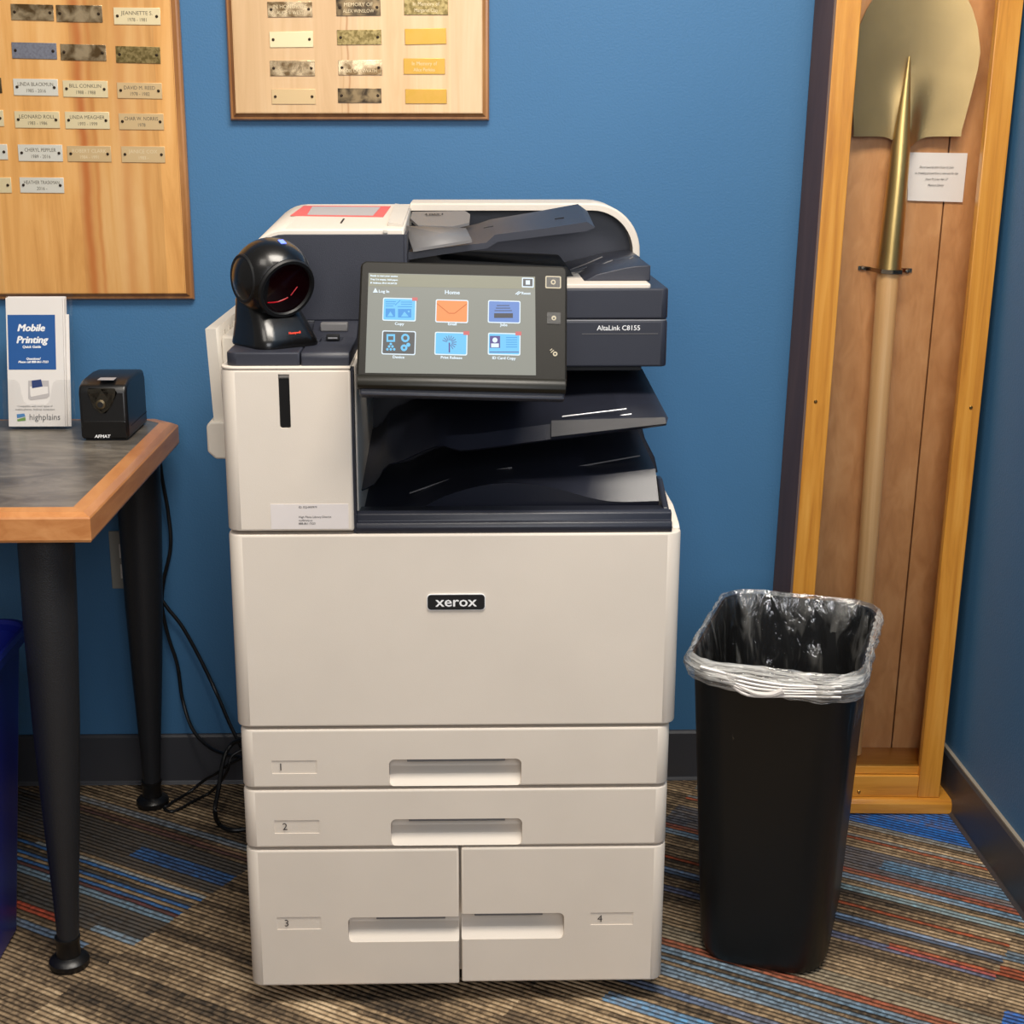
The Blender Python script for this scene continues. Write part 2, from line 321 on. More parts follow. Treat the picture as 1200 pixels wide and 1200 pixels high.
def text(s,size,o=None,u=None,v=None,align='CENTER',shear=0,bold=0,sx=1.):
    c=bpy.data.curves.new('t','FONT'); c.body=s; c.size=size; c.align_x=align; c.align_y='CENTER'; c.shear=shear; c.resolution_u=2
    ob=bpy.data.objects.new('t',c); COL.objects.link(ob); dg=bpy.context.evaluated_depsgraph_get()
    me=bpy.data.meshes.new_from_object(ob.evaluated_get(dg)); bm=bmesh.new(); bm.from_mesh(me)
    bpy.data.objects.remove(ob); bpy.data.curves.remove(c); bpy.data.meshes.remove(me)
    for w in bm.verts: w.co.x*=sx
    if bold:
        cs=[]
        for dx,dy in((bold,0),(-bold,0),(0,bold*.6),(0,-bold*.6)):
            c_=bm.copy(); c_.transform(Matrix.Translation((dx,dy,2e-6*len(cs)))); cs.append(c_)
        bm.free(); bm=join(*cs)
    if o is not None: xf(bm,Vector(o),Vector(u),Vector(v),Vector(u).cross(Vector(v)))
    return bm
def cut(bm,*cs):
    def mk(b):
        me=bpy.data.meshes.new('t'); b.to_mesh(me); b.free(); o=bpy.data.objects.new('t',me); COL.objects.link(o); return o
    o=mk(bm); cc=[mk(c) for c in cs]
    for c in cc: mo=o.modifiers.new('b','BOOLEAN'); mo.operation='DIFFERENCE'; mo.solver='EXACT'; mo.object=c
    dg=bpy.context.evaluated_depsgraph_get(); me=bpy.data.meshes.new_from_object(o.evaluated_get(dg))
    r=bmesh.new(); r.from_mesh(me)
    for x in [o]+cc: m=x.data; bpy.data.objects.remove(x); bpy.data.meshes.remove(m)
    bpy.data.meshes.remove(me); return r
ORG={}
def part(name,bm,mat,parent=None,label=None,ang=35,org=None):
    if parent is not None: bm.transform(Matrix.Translation(-ORG[parent.name]))
    elif org is not None: bm.transform(Matrix.Translation(-Vector(org)))
    for f in bm.faces: f.smooth=not((len(f.verts)>4 and f.calc_area()>2e-5) or (max(abs(f.normal.x),abs(f.normal.y),abs(f.normal.z))>.99995 and f.calc_area()>5e-5))
    for e in bm.edges: e.smooth=not(len(e.link_faces)==2 and e.calc_face_angle(0)>math.radians(ang))
    me=bpy.data.meshes.new(name); bm.to_mesh(me); bm.free(); me.materials.append(M[mat])
    o=bpy.data.objects.new(name,me); COL.objects.link(o)
    if parent is not None: o.parent=parent; ORG[o.name]=ORG[parent.name]
    else:
        o.location=Vector(org) if org is not None else Vector(); ORG[o.name]=o.location.copy()
    if label: o['label']=label
    return o
def thing(name,label,cat,loc,rot=(0,0,0),group=None,local=False):
    o=bpy.data.objects.new(name,None); COL.objects.link(o); o.location=loc; o.rotation_euler=rot; o.empty_display_size=.05
    o['label']=label; o['category']=cat
    if group: o['group']=group
    ORG[o.name]=Vector((0,0,0)) if local else Vector(loc); return o
def tag(o,label,cat,group=None):
    o['label']=label; o['category']=cat
    if group: o['group']=group
    return o
def struct(name,bm,mat):
    o=part(name,bm,mat); o['kind']='structure'; return o
EX,EY,EZ=Vector((1,0,0)),Vector((0,1,0)),Vector((0,0,1))
# ---------------------------------------------------------------- the room
WY=2.65; WX=.928
struct('floor',box(-2.6,WX+.02,-1.6,WY+.02,-.05,0),'carpet')
struct('wall_back',box(-2.6,WX,WY,WY+.12,0,2.75),'wall')
struct('wall_right',box(WX,WX+.12,-1.6,WY+.12,0,2.75),'wall')
def baseb(name,P,axis,a,b,cz):
    o=struct(name,prism(P,axis,a,b,.0015),'base'); return o
baseb('baseboard_back',[(WY,0),(WY-.016,0),(WY-.010,.006),(WY-.010,.098),(WY-.006,.103),(WY,.103)],'X',-2.6,WX,0)
baseb('baseboard_right',[(WX,0),(WX-.016,0),(WX-.010,.006),(WX-.010,.098),(WX-.006,.103),(WX,.103)],'Y',-1.6,WY-.012,0)
struct('trim_1',box(WX-.007,WX,-1.6,WY-.012,.103,.1065),'caulk')
# ---------------------------------------------------------------- printer
YF=1.885
def X1(px,py=600): return PY(px,py,YF).x
def Z1(py,px=540): return PY(px,py,YF).z
pr=thing('multifunction_printer','tall off-white floor-standing office copier with navy scanner top and lit touch screen','printer',(-.01,2.18,0))
YB=2.5
part('cabinet_body',join(box(-.312,.294,1.915,YB,.036,.7195,.006),box(-.305,-.14,1.915,YB,.7195,.945,.004)),'beige',pr,ang=30)
part('cabinet_base',box(-.28,.262,1.93,2.46,.016,.036),'void',pr,'black recessed underside of the cabinet')
for x in(-.24,.22):
    for y in(1.98,2.42):
        w=lathe([(.0,-.011),(.019,-.011),(.022,-.007),(.022,.007),(.019,.011),(0.0001,.011)],20); w.transform(Matrix.Translation((x,y,.0222))@Matrix.Rotation(math.pi/2,4,'Y'))
        part('caster',w,'black',pr)
def front(x0,x1,z0,z1,rl,rr,cutters=(),yb=1.93):
    r=.016
    P=[(x0,yb)]+([(x0+rl-rl*math.cos(a),YF+rl-rl*math.sin(a)) for a in[math.pi/2*i/6 for i in range(7)]] if rl else [(x0,YF)])
    P+=([(x1-rr+rr*math.sin(a),YF+rr-rr*math.cos(a)) for a in[math.pi/2*i/6 for i in range(7)]] if rr else [(x1,YF)])+[(x1,yb)]
    b=prism(P,'Z',z0,z1,.0028,2,50)
    return cut(b,*cutters) if cutters else b
def pocket(xa,xb,zt,zb,flatl=False,flatr=False):
    h=zt-zb
    P=[(YF-.01,zt),(YF+.028,zt),(YF+.030,zt-h*.30),(YF+.024,zt-h*.5),(YF+.012,zt-h*.66),(YF+.004,zb+.004),(YF+.0008,zb),(YF-.01,zb)]
    c=prism(P,'X',xa,xb,0)
    e=prism(rrect(xa,xb,zb,zt,[0 if flatl else .008,0 if flatr else .008,0 if flatr else .008,0 if flatl else .008]),'Y',YF-.009,YF+.032)
    # keep the rounded outline: intersect
    def mk(b):
        me=bpy.data.meshes.new('t'); b.to_mesh(me); b.free(); o=bpy.data.objects.new('t',me); COL.objects.link(o); return o
    o=mk(c); q=mk(e); mo=o.modifiers.new('b','BOOLEAN'); mo.operation='INTERSECT'; mo.solver='EXACT'; mo.object=q
    me=bpy.data.meshes.new_from_object(o.evaluated_get(bpy.context.evaluated_depsgraph_get())); r=bmesh.new(); r.from_mesh(me)
    for x in(o,q): m=x.data; bpy.data.objects.remove(x); bpy.data.meshes.remove(m)
    bpy.data.meshes.remove(me); return r
XL,XR=-.3165,.2985
door=part('front_door',front(XL,XR,Z1(850.5),Z1(626),.02,.02),'beige',pr)
# badge
bx=(X1(501,705),X1(568,705)); bz=(Z1(714),Z1(696.5))
part('badge_rim',prism(rrect(bx[0]-.0008,bx[1]+.0008,bz[0]-.0008,bz[1]+.0008,.0055),'Y',YF-.0016,YF+.001),'white',door)
part('maker_badge',prism(rrect(*bx,*bz,.005),'Y',YF-.0022,YF-.0004,.0004),'void',door,'black oval badge with white lettering')
part('badge_lettering',text('xerox',.0205,(sum(bx)/2,YF-.0025,sum(bz)/2+.0004),EX,EZ,bold=.0004,sx=1.12),'white',door)
# drawers
def numlabel(par,x0,x1,y0,y1,s,sx_):
    a,b=PY(x0,y1,YF),PY(x1,y0,YF)
    part('drawer_number',text(s,.0155,(PY(sx_,0,YF).x if 0 else PY(sx_,(y0+y1)/2,YF).x,YF-.0004,(a.z+b.z)/2),EX,EZ),'inkdark',par)
def inset(x0,x1,y0,y1):
    a,b=PY(x0,y1,YF),PY(x1,y0,YF); return box(a.x,b.x,YF-.01,YF+.0011,a.z,b.z)
def drawer(x0,x1,zt,zb,rl,rr,pk,lab,num,slot):
    d=part('paper_drawer',front(x0,x1,zb,zt,rl,rr,[pocket(*pk),inset(*lab)]),'beige',pr,ang=28)
    numlabel(d,*lab,*num)
    a,b=slot; zt2=pk[2]
    part('drawer_latch',box(a,b,YF+.0015,YF+.022,zt2-.0042,zt2-.0006,.0008),'slate',d,'dark grey finger latch')
    return d
XL2,XR2=-.3125,.2915
drawer(XL2,XR2,Z1(854),Z1(921.5),.018,.018,(X1(456,905),X1(611,905),Z1(889.5),Z1(921)),(319,371,891,907),('1',329),(X1(477,890),X1(592,890)))
drawer(XL2,XR2,Z1(925),Z1(991.5),.018,.018,(X1(458,970),X1(612,970),Z1(959.5),Z1(990.5)),(322,374,961,977),('2',334),(X1(479,960),X1(592,960)))
xm=X1(539,1070)
drawer(XL2,xm-.0012,Z1(995),Z1(1153),.018,0,(X1(408,1088),xm+.004,Z1(1074),Z1(1103),False,True),(325,376,1074.5,1089.5),('3',336),(X1(441,1075),X1(522,1075)))
drawer(xm+.0022,XR2,Z1(994),Z1(1151),0,.018,(xm-.004,X1(661,1085),Z1(1071),Z1(1101),True,False),(692,742,1069,1084),('4',703),(X1(556,1072),X1(636,1072)))
# left tower cover
xt=X1(412.5,520)
P0=PY(326,444,YF); P1=PY(341,502,YF)
tw=part('toner_cover',front(-.3165,xt,Z1(621.5),Z1(433),.02,.003,[prism(rrect(P0.x,P1.x,P1.z,P0.z+.006,[.003,.003,0,0]),'Y',YF-.01,YF+.012)],1.93),'beige',pr,ang=28)
part('status_window',box(P0.x,P1.x,YF+.004,YF+.012,P1.z,P0.z),'orb',tw,'narrow glossy black window')
A,B=PY(318,620,YF),PY(408,590.5,YF)
part('asset_sticker',box(A.x,B.x,YF-.0005,YF+.0005,A.z,B.z),'sticker',tw,'white printed sticker')
lt=[]
for s,px,py,sz in(('ID: EQ-000979',350,594.5,.0040),('High Plains Library District',350,606,.0040),('mylibrary.us',350,609.9,.0038),('888-861-7323',350,613.7,.0040)):
    q=PY(px,py,YF-.0008); lt.append(text(s,sz,(q.x,YF-.0008,q.z),EX,EZ,align='LEFT',bold=.00003))
part('sticker_print',join(*lt),'inkdark',tw)
# shelf cap on top of the tower
ZS=.9665
cap=[(YF+.007,.9445),(YF+.007,.961),(YF+.011,ZS),(2.035,ZS),(2.082,.985),(2.10,.985),(2.10,.9445)]
def cappiece(xa,xb,r):
    b=prism(cap,'X',xa,xb,.0022,2,30); return b
part('tower_rim',prism([(-.3165,2.5)]+[(-.3165+.02-.02*math.cos(a),YF+.02-.02*math.sin(a)) for a in[math.pi/2*i/6 for i in range(7)]]+[(xt,YF),(xt,2.5)],'Z',.9445,.9485,.0018),'beige',pr)
cl=prism([(-.3085,2.10)]+[(-.3085+.014-.014*math.cos(a),YF+.007+.014-.014*math.sin(a)) for a in[math.pi/2*i/5 for i in range(6)]]+[(PY(352,430,1.89).x-.0006,YF+.007),(PY(352,430,1.89).x-.0006,2.10)],'Z',.9475,ZS,.0025,2,50)
part('tower_shelf',cl,'navy',pr,'dark shelf where the scanner stands')
part('usb_panel',cut(cappiece(PY(352,430,1.89).x+.0006,xt-.001,0),box(PY(377,400,2.03).x,PY(403,400,2.03).x,1.985,2.03,ZS-.004,ZS+.05)),'navy',pr)
q=PY(390,399,2.02)
part('usb_socket',join(box(q.x-.009,q.x+.009,2.02,2.03,.9635,.9715,.001)),'void',pr)
part('usb_symbol',box(q.x-.0065,q.x+.0065,2.0185,2.0205,.9662,.9682),'silver',pr)
part('raised_label_strip',box(PY(376,380,2.06).x,PY(408,380,2.06).x,2.048,2.066,.972,.984,.002),'slate',pr)
# cavity shell
ZC=.9145
zs0_=PY(725,430,2.08).z
part('output_bay',join(box(xt+.001,.275,2.26,YB,.7195,ZC),box(xt-.0005,xt+.003,YF+.005,2.3,.7215,.944),
     prism([(.262,.72),(.312,.72),(.306,.745),(.290,.775),(.283,.80),(.277,.82),(.277,.90),(.262,.90)],'Y',2.24,YB,.002)),'navy2',pr,'black interior behind the output trays')
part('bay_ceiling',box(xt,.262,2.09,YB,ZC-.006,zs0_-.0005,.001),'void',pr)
def RW(Y,pts): return [tuple(PY(x,y,Y)) for x,y in pts]
def cm(pts,n=26):
    P=smoothpath([(x,y,0) for x,y in pts],5); # resample by arc length
    L=[0]
    for i in range(1,len(P)): L.append(L[-1]+(P[i]-P[i-1]).length)
    o=[]; j=0
    for k in range(n):
        d=L[-1]*k/(n-1)
        while j<len(L)-2 and L[j+1]<d: j+=1
        f=(d-L[j])/max(L[j+1]-L[j],1e-9); q=P[j].lerp(P[j+1],min(1,f)); o.append((q.x,q.y))
    return o
up=cm([(420,612),(455,606),(500,584),(550,567),(600,561),(650,560),(700,557),(735,553),(768,549)])
lo=cm([(430,616),(470,608),(520,582),(570,568),(610,566.5),(650,572),(690,583),(722,588),(772,587)])
r0=[(p[0],1.93,.7195) for p in RW(1.955,lo)]; r1=RW(1.96,lo); r2=RW(1.995,up)
r1=[(a,b,max(c,.722)) for a,b,c in r1]; r2=[(a,b,max(c,.7225)) for a,b,c in r2]
r3=[(p[0]+.0,2.25,p[2]+.012) for p in r2]; r4=[(p[0],2.25,.7195) for p in r2]
lt=part('lower_output_tray',loft([[(a,1.97,.7195) for a,b,c in r1],r1,r2,r3,r4]),'navy2',pr,ang=30)
ribs=[]
for (xa,ya,xb,yb_) in((470,590,560,556),(480,578,600,548),(676,556,756,540),(626,556,750,534)):
    a=PY(xa,ya,2.05); b=PY(xb,yb_,2.05); 
    ribs.append(tube([a,(a+b)/2+Vector((0,.0,.006 if xa<600 else 0)),b],.0011,6))
part('tray_rib',join(*ribs),'slate',lt)
xl0=PY(415,604,YF).x+.002
lip=prism([(YF+.004,.7205),(YF+.003,.729),(YF+.006,.735),(YF+.011,.7355),(YF+.012,.745),(YF+.018,.749),(YF+.03,.745),(YF+.075,.740),(YF+.09,.7205)],'X',xl0,.2845,.0015,2,30)
part('tray_lip',lip,'navy2',pr)
part('body_rim',prism([(YF+.0185,.718),(YF+.0185,.7235),(YF+.03,.728),(1.97,.7385),(2.40,.7385),(2.40,.718)],'X',.2865,.2975,.0025),'beige',pr)
part('tray_side',prism([(1.93,.7205),(1.93,.744),(2.0,.768),(2.02,.768),(2.05,.7205)],'X',.277,.2855,.002),'navy2',pr)
# upper tray
ub=cm([(421,575),(440,566),(452,546),(470,540),(513,522),(535,527),(554,526.5),(620,518),(700,508),(781,497)],40)
ut=cm([(421,570),(438,560),(450,542),(468,535),(513,513),(535,510),(560,508),(620,500),(700,491),(783,490)],40)
a=RW(1.965,ub); b=RW(1.985,ut); c=[(p[0]+(.0 if i<30 else -.006*(i-30)/9),2.24,p[2]+.028) for i,p in enumerate(b)]
a2=[(p[0],1.97,p[2]-.003) for p in a]; c2=[(p[0],2.24,p[2]-.02) for p in c]
ut_=part('upper_output_tray',loft([c2,a2,a,b,c]),'navy2',pr,ang=25)
ext=[PY(646,512,1.963),PY(781,496.5,1.963),PY(779,489,1.983),PY(646,493,1.983)]
bm=bmesh.new(); vs=[bm.verts.new(p+Vector((0,-.0012,.0004))) for p in ext]; bm.faces.new(vs); bmesh.ops.solidify(bm,geom=bm.faces[:],thickness=.001)
part('tray_extension',bm,'slate',ut_,'lighter pull-out tray end')
ribs=[]
for (xa,ya,xb,yb_) in((659,490,734,481),(661,498,740,487)):
    ribs.append(tube([PY(xa,ya,2.0)+Vector((0,0,.002)),PY(xb,yb_,2.0)+Vector((0,0,.002))],.0012,6,2))
part('tray_rib',join(*ribs),'silver',ut_)
# scanner bed
YS=2.08
SXL,SXR=-.3055,.2975
zs0,zs1,zs2=PY(725,430,YS).z,PY(725,375,YS).z,PY(725,338,YS).z
def slab(x0,x1,z0,z1,bw=.003,r=.01,y0=YS,y1=YB):
    P=[(x0,y1)]+[(x0+r-r*math.cos(a_),y0+r-r*math.sin(a_)) for a_ in[math.pi/2*i/5 for i in range(6)]]+[(x1-r+r*math.sin(a_),y0+r-r*math.cos(a_)) for a_ in[math.pi/2*i/5 for i in range(6)]]+[(x1,y1)]
    return prism(P,'Z',z0,z1,bw,2,50)
sb=part('scanner_bed',slab(SXL,SXR,zs0,zs1-.001),'navy',pr)
part('seam_line',slab(SXL+.001,SXR-.001,zs1-.0014,zs1+.0004,.0,y0=YS+.0005),'silver',sb)
q0,q1=PY(682,391,YS),PY(771,391,YS)
part('name_strip_line',box(q0.x,q1.x,YS-.0006,YS+.001,q0.z-.0006,q0.z),'slate',sb)
q=PY(725,384.5,YS)
part('model_lettering',text('AltaLink C8155',.0102,(q.x,YS-.0006,q.z),EX,EZ,bold=.0001,sx=.97),'white',sb)
# document feeder
XA=PY(474,300,YS).x
fd=part('feeder_lid',slab(SXL+.002,SXR,zs1+.001,zs2,.003),'navy',pr)
part('lid_band',slab(XA,PY(761,338,YS+.02).x,zs2-.001,zs2+.0055,.0015,.004,y0=YS+.004),'beige',fd,'off-white strip along the lid')
zt=1.1125; rr=.058
def hprof(ins,ztop,r,xr):
    x0=SXL+ins
    return [(x0,zs1+.001)]+[(x0+r-r*math.cos(a_),ztop-r+r*math.sin(a_)) for a_ in[math.pi/2*i/9 for i in range(10)]]+[(xr,ztop),(xr,zs1+.001)]
def shear(b,k=.055):
    for v in b.verts:
        if v.co.z>1.03: v.co.z+=(v.co.y-YS)*k*min(1,(v.co.z-1.03)/.06)
    return b
fdh=part('feeder_housing',shear(prism(hprof(0,zt,rr,XA),'Y',YS+.001,2.41,.003,2,50)),'beige',pr)
part('feeder_front_panel',prism(hprof(.0055,zt-.0072,rr-.006,XA-.001),'Y',YS-.0015,YS+.01,.001),'navy',fdh,'navy front face of the feeder')
# parts on top of the housing
def top(px,py,dz=0):     # point on the sheared top
    n_=Vector((0,-.055,1)).normalized(); o_=Vector((0,YS,zt+dz)); return PP(px,py,o_,n_)
def flat(P,th,name,mat,par,label=None,dv=Vector((0,0,-1))):
    bm=bmesh.new(); A_=[bm.verts.new(p) for p in P]; B_=[bm.verts.new(Vector(p)+dv*th) for p in P]
    bm.faces.new(A_); bm.faces.new(B_[::-1]); n=len(P)
    for i in range(n): bm.faces.new((A_[i],B_[i],B_[(i+1)%n],A_[(i+1)%n]))
    bmesh.ops.recalc_face_normals(bm,faces=bm.faces); return part(name,bm,mat,par,label)
flat([top(340,252.5,.0008),top(449,254,.0008),top(458,241.5,.0008),top(356,241,.0008)],.0006,'warning_label','redframe',fdh,'red-bordered instruction label')
flat([top(360,251.5,.0012),top(437,252.5,.0012),top(446,242.5,.0012),top(366,242,.0012)],.0003,'label_print','labelgrey',fdh)
flat([top(398.5,261,.001),top(400.5,261,.001),top(404,256,.001),top(402,256,.001)],.0008,'orientation_mark','void',fdh)
part('feeder_end_panel',box(XA-.001,XA+.0035,YS-.001,2.25,zs1+.002,zt-.007,.001),'navy',fdh)
part('latch_notch',box(PY(449,268,YS).x,PY(454,268,YS).x,YS-.002,YS+.002,zt-.006,zt-.001,.0005),'beige_dim',fdh)
# guide shoulder right of the label
a,b,c,d=top(455,265),top(472,266),top(480,243),top(463,243)
part('feeder_hinge_cover',loft([[a,b],[a+Vector((.0,.0,.006)),b+Vector((0,0,.003))],[d+Vector((0,0,.006)),c+Vector((0,0,.003))],[d,c]]),'beige_dim',fdh)
# rear shell
xr=.2905; zr=1.1335
def arch(ins,zb):
    r=.078-ins*.9
    return [(XA-.002,zb),(XA-.002,zr-ins)]+[(xr-ins-r+r*math.sin(a_),zr-ins-r+r*math.cos(a_)) for a_ in[math.pi/2*i/12 for i in range(13)]]+[(xr-ins,zb)]
rs=part('feeder_rear_shell',cut(prism(arch(0,zs2),'Y',2.375,YB,.003,2,50),prism([(x+(.0 if x>0 else -.02),z-(0.03 if z<zs2+.01 else 0)) for x,z in arch(.0115,zs2)],'Y',2.3,2.41)),'beige',pr,ang=30)
part('rear_shell_panel',prism(arch(.012,zs2),'Y',2.408,2.45),'navy',rs,'dark panel inside the shell')
# output ramp
def ramp_(py0,Y0,Y1,pts,name,mat):
    P=[(PY(x,y,Y0).x,PY(x,y,Y0).z) for x,y in pts]; P=[q for q in P if q[1]>zs2+.0065]; P=[(P[0][0]-.02,zs2+.005)]+P+[(P[-1][0],zs2+.005)]
    return prism(P,'Y',Y0,Y1,.0018,2,50)
part('output_ramp',ramp_(0,2.13,2.38,[(560,337),(640,334),(668,329),(700,321),(730,314),(745,311.5),(762.5,311)],'','navy'),'navy',fd)
part('ramp_back',ramp_(0,2.26,2.40,[(600,322),(660,318),(690,312),(716,305),(735,302),(750,301)],'','navy'),'navy2',fd)
rb=[]
for P in(((668,328),(700,317),(728,309),(742,301)),((668,322),(695,314),(718,305)),((668,316),(685,310),(706,301))):
    rb.append(tube([PY(x,y,2.245) for x,y in P],.0011,6,4))
part('ramp_rib',join(*rb),'slate',fd)
# housing throat under the input tray
part('feeder_throat',prism([(XA,zs2+.004),(XA,1.10),(XA+.03,1.085),(XA+.05,1.06),(.16,1.05),(.17,zs2+.004)],'Y',2.2,2.40,.002),'void',fdh)
# input tray, sloped up to the right
Yi,Yj=2.14,2.33
fe=[(476,296),(520,290),(570,284.5),(580,275),(640,267.5),(688,260),(697,266)]
fb=[(476,305),(520,298),(571,291),(583,283.5),(640,276.5),(687,271),(697,267)]
A_=[PY(x,y,Yi) for x,y in fe]; B_=[PY(x,y,Yi) for x,y in fb]
# back edge of the tray: same profile further back
bk=[(482,276),(520,272),(560,262),(575,257),(620,249.5),(677,239),(688,247)]
C_=[PY(x,y,Yj) for x,y in bk]; D_=[p+Vector((0,0,-.012)) for p in C_]
it=part('input_tray',loft([B_,A_,C_,D_,B_]),'navy',fdh,'slanted navy paper input tray',ang=25)
def mark(xa,ya,xb,yb_):
    o_=A_[1]; n_=(A_[5]-A_[3]).cross(C_[5]-A_[4]).normalized(); p,q_=PP(xa,ya,A_[4]+n_*.0008,n_),PP(xb,yb_,A_[4]+n_*.0008,n_)
    return tube([p,q_],.0007,5,1)
part('tray_mark',mark(650,256.5,661,255),'void',it); part('tray_mark',mark(567,267,578,265),'void',it)
def guide(P,Y,zoff,mat,name):
    pass
# paper guides: two grey wings
g1=[PY(474,264.5,2.17),PY(546,267,2.17),PY(553,281,2.13),PY(484,292,2.13)]
flat(g1,.004,'paper_guide','slate',fdh,'grey front paper guide')
g2=[PY(483,248,2.34),PY(545,247,2.34),PY(551,251,2.33),PY(550,261,2.28),PY(530,265,2.27),PY(490,263,2.27),PY(481,256,2.31)]
n_=(g2[1]-g2[0]).cross(g2[4]-g2[0]).normalized()
g2=[PP(x,y,g2[0],n_) for x,y in((483,248),(545,247),(551,251),(550,261),(530,265.5),(490,264),(481,256))]
pg=flat(g2,.004,'paper_guide','slate',fdh,'grey rear paper guide with a maximum fill mark')
uu=(g2[1]-g2[0]).normalized(); nn=n_ if n_.z>0 else -n_; vv=nn.cross(uu)
q=PP(509,251,g2[0]+nn*.0012,n_)
part('guide_lettering',join(text('MAX',.0078,q,uu,vv,bold=.0003,sx=1.0),text('↓',.009,q+uu*-.0135,uu,vv),
     *[xf(prism([(-.0006,0),(-.0006,.004),(.0006,.004),(.0006,0),(.0018,0),(0,-.0026),(-.0018,0)],'Z',0,.0002),q+uu*s_,uu,vv,nn) for s_ in(-.0125,.0125)],
     xf(box(-.013,.011,-.0072,-.0064,0,.0002),q,uu,vv,nn)),'void',fdh)
# ---- control panel
C0=Vector((-.1365,1.83,.9349)); u=Vector((.272,0,-.0078)).normalized()
v0=Vector((0,.080,.1495)); v=(v0-u*v0.dot(u)).normalized(); n=u.cross(v)
def Q(px,py,off=0): return PP(px,py,C0+n*off,n)
def q2(px,py): d=Q(px,py)-C0; return (d.dot(u),d.dot(v))
def scr(b,off=0): return xf(b,C0+n*off,u,v,n)
bl,br_,tr_,tl=q2(415,449),q2(665,456),q2(664,311),q2(425,306)
print('PANEL',bl,br_,tr_,tl)
ph=(tl[1]+tr_[1])/2; pw0,pw1=(bl[0]+tl[0])/2,(br_[0]+tr_[0])/2
cpn=part('control_panel',scr(prism(rrect(pw0,pw1,-.004,ph,[.012,.012,.009,.009]),'Z',-.016,0,.0025)),'bezel',pr,'black tilting touch display')
part('panel_back',scr(box(pw0+.012,pw1-.012,.0,ph-.02,-.04,-.014,.006)),'void',cpn)
part('panel_chin',scr((prism([(y_,z_) for y_,z_ in((-.0045,-.010),(-.0045,-.002),(-.002,.0022),(.003,.0036),(.009,.0030),(.0135,.0002),(.0135,-.006))],'X',pw0+.0012,pw1-.0012,.0012,2,30))),'chin',cpn)
part('panel_underside',scr(box(pw0+.004,pw1-.002,-.012,.006,-.020,-.006,.003)),'navy',cpn)
part('panel_arm',prism([(1.90,.925),(1.90,.955),(1.97,1.03),(2.085,1.03),(2.085,.925)],'X',-.09,.11,.003),'navy2',pr)
M['scr_bg']=None
def emi(name,rgb,s=1.):
    m,t,b=nt(name); b.inputs['Base Color'].default_value=(0.01,.01,.01,1); b.inputs['Roughness'].default_value=.35; b.inputs['Specular IOR Level'].default_value=.2
    b.inputs['Emission Color'].default_value=lin(rgb); b.inputs['Emission Strength'].default_value=s; return m
M['scr_bg']=emi('screen_grey',(142,143,134)); M['scr_hd']=emi('screen_header',(150,148,128)); M['scr_w']=emi('screen_white',(225,240,250)); M['scr_lb']=emi('screen_light_blue',(112,196,240))
M['scr_b']=emi('screen_blue',(66,150,222)); M['scr_jb']=emi('screen_periwinkle',(106,140,205)); M['scr_o']=emi('screen_orange',(246,150,88)); M['scr_od']=emi('screen_dark_orange',(205,108,52))
M['scr_r']=emi('screen_red',(206,110,110)); M['scr_d']=emi('screen_dark',(72,72,78)); M['scr_s']=emi('screen_dark_grey',(92,92,92)); M['scr_p']=emi('screen_violet',(88,76,140))  # scr_s is the dark grey of the device icon and menu button
def quad(P,off,th=.0002):
    pts=[q2(*p) for p in P]; return scr(prism(pts,'Z',0,th),off)
def sheet(pts,off,th=.00015): return scr(prism(pts,'Z',0,th),off)
sc=part('touch_screen',quad([(428,437),(628,440),(627,324.5),(432,320)],.0003),'scr_bg',cpn,'lit grey home screen')
part('screen_header',quad([(432,335.5),(627,339),(627,325),(433,321)],.0006),'scr_hd',cpn)
def rr2(x0,y0,x1,y1,r=.0022): # pixel rect -> plane rounded rect
    a,b=q2(x0,y1),q2(x1,y0); return rrect(a[0],b[0],a[1],b[1],r,4)
def T(s,px,py,sz,col='scr_w',al='CENTER',bold=.00012,off=.0014,sx=1.):
    b=text(s,sz,bold=bold,sx=sx,align=al); o_=Q(px,py,off); return xf(b,o_,u,v,n)
icons=[(448,350,488,376),(510,352,549,378),(571.5,353,610,378.5),(447,388.5,487.5,415.5),(509,390,548,416),(571.5,391,610,416)]
for i,(x0,y0,x1,y1) in enumerate(icons):
    ic=part('app_icon',join(sheet(rr2(x0,y0,x1,y1),.0008)),'scr_w',cpn,('copy icon','orange email icon','jobs icon','device icon','print release icon','card copy icon')[i])
    bg=('scr_lb','scr_o','scr_jb','scr_s','scr_lb','scr_lb')[i]
    part('icon_face',sheet(rr2(x0+1.2,y0+1.2,x1-1.2,y1-1.2,.0016),.00098),bg,cpn)
def px_(x,y): return q2(x,y)
def poly(P,off=.00116): return sheet([px_(*p) for p in P],off)
def bar(x0,y0,x1,y1,off=.00116): return poly([(x0,y1),(x1,y1),(x1,y0),(x0,y0)],off)
def line(x0,y0,x1,y1,w,off=.00116):
    d=Vector((x1-x0,y1-y0)).normalized(); p=Vector((-d.y,d.x))*w/2
    return poly([(x0+p.x,y0+p.y),(x1+p.x,y1+p.y),(x1-p.x,y1-p.y),(x0-p.x,y0-p.y)],off)
def disc(cx,cy,r,off=.0012,k=12): return poly([(cx+r*math.cos(2*math.pi*i/k),cy-r*math.sin(2*math.pi*i/k)) for i in range(k)],off)
part('icon_detail',join(bar(452,362,463,372),bar(466.5,362.5,482,372.5),bar(452,353.5,464,354.3),bar(452,356,463,356.8),bar(452,358.6,461,359.4),bar(470,354,483,354.8),bar(470,356.6,483,357.4),bar(466,359.4,483,360.2),line(463,358,469,352.5,.8)),'scr_b',cpn)
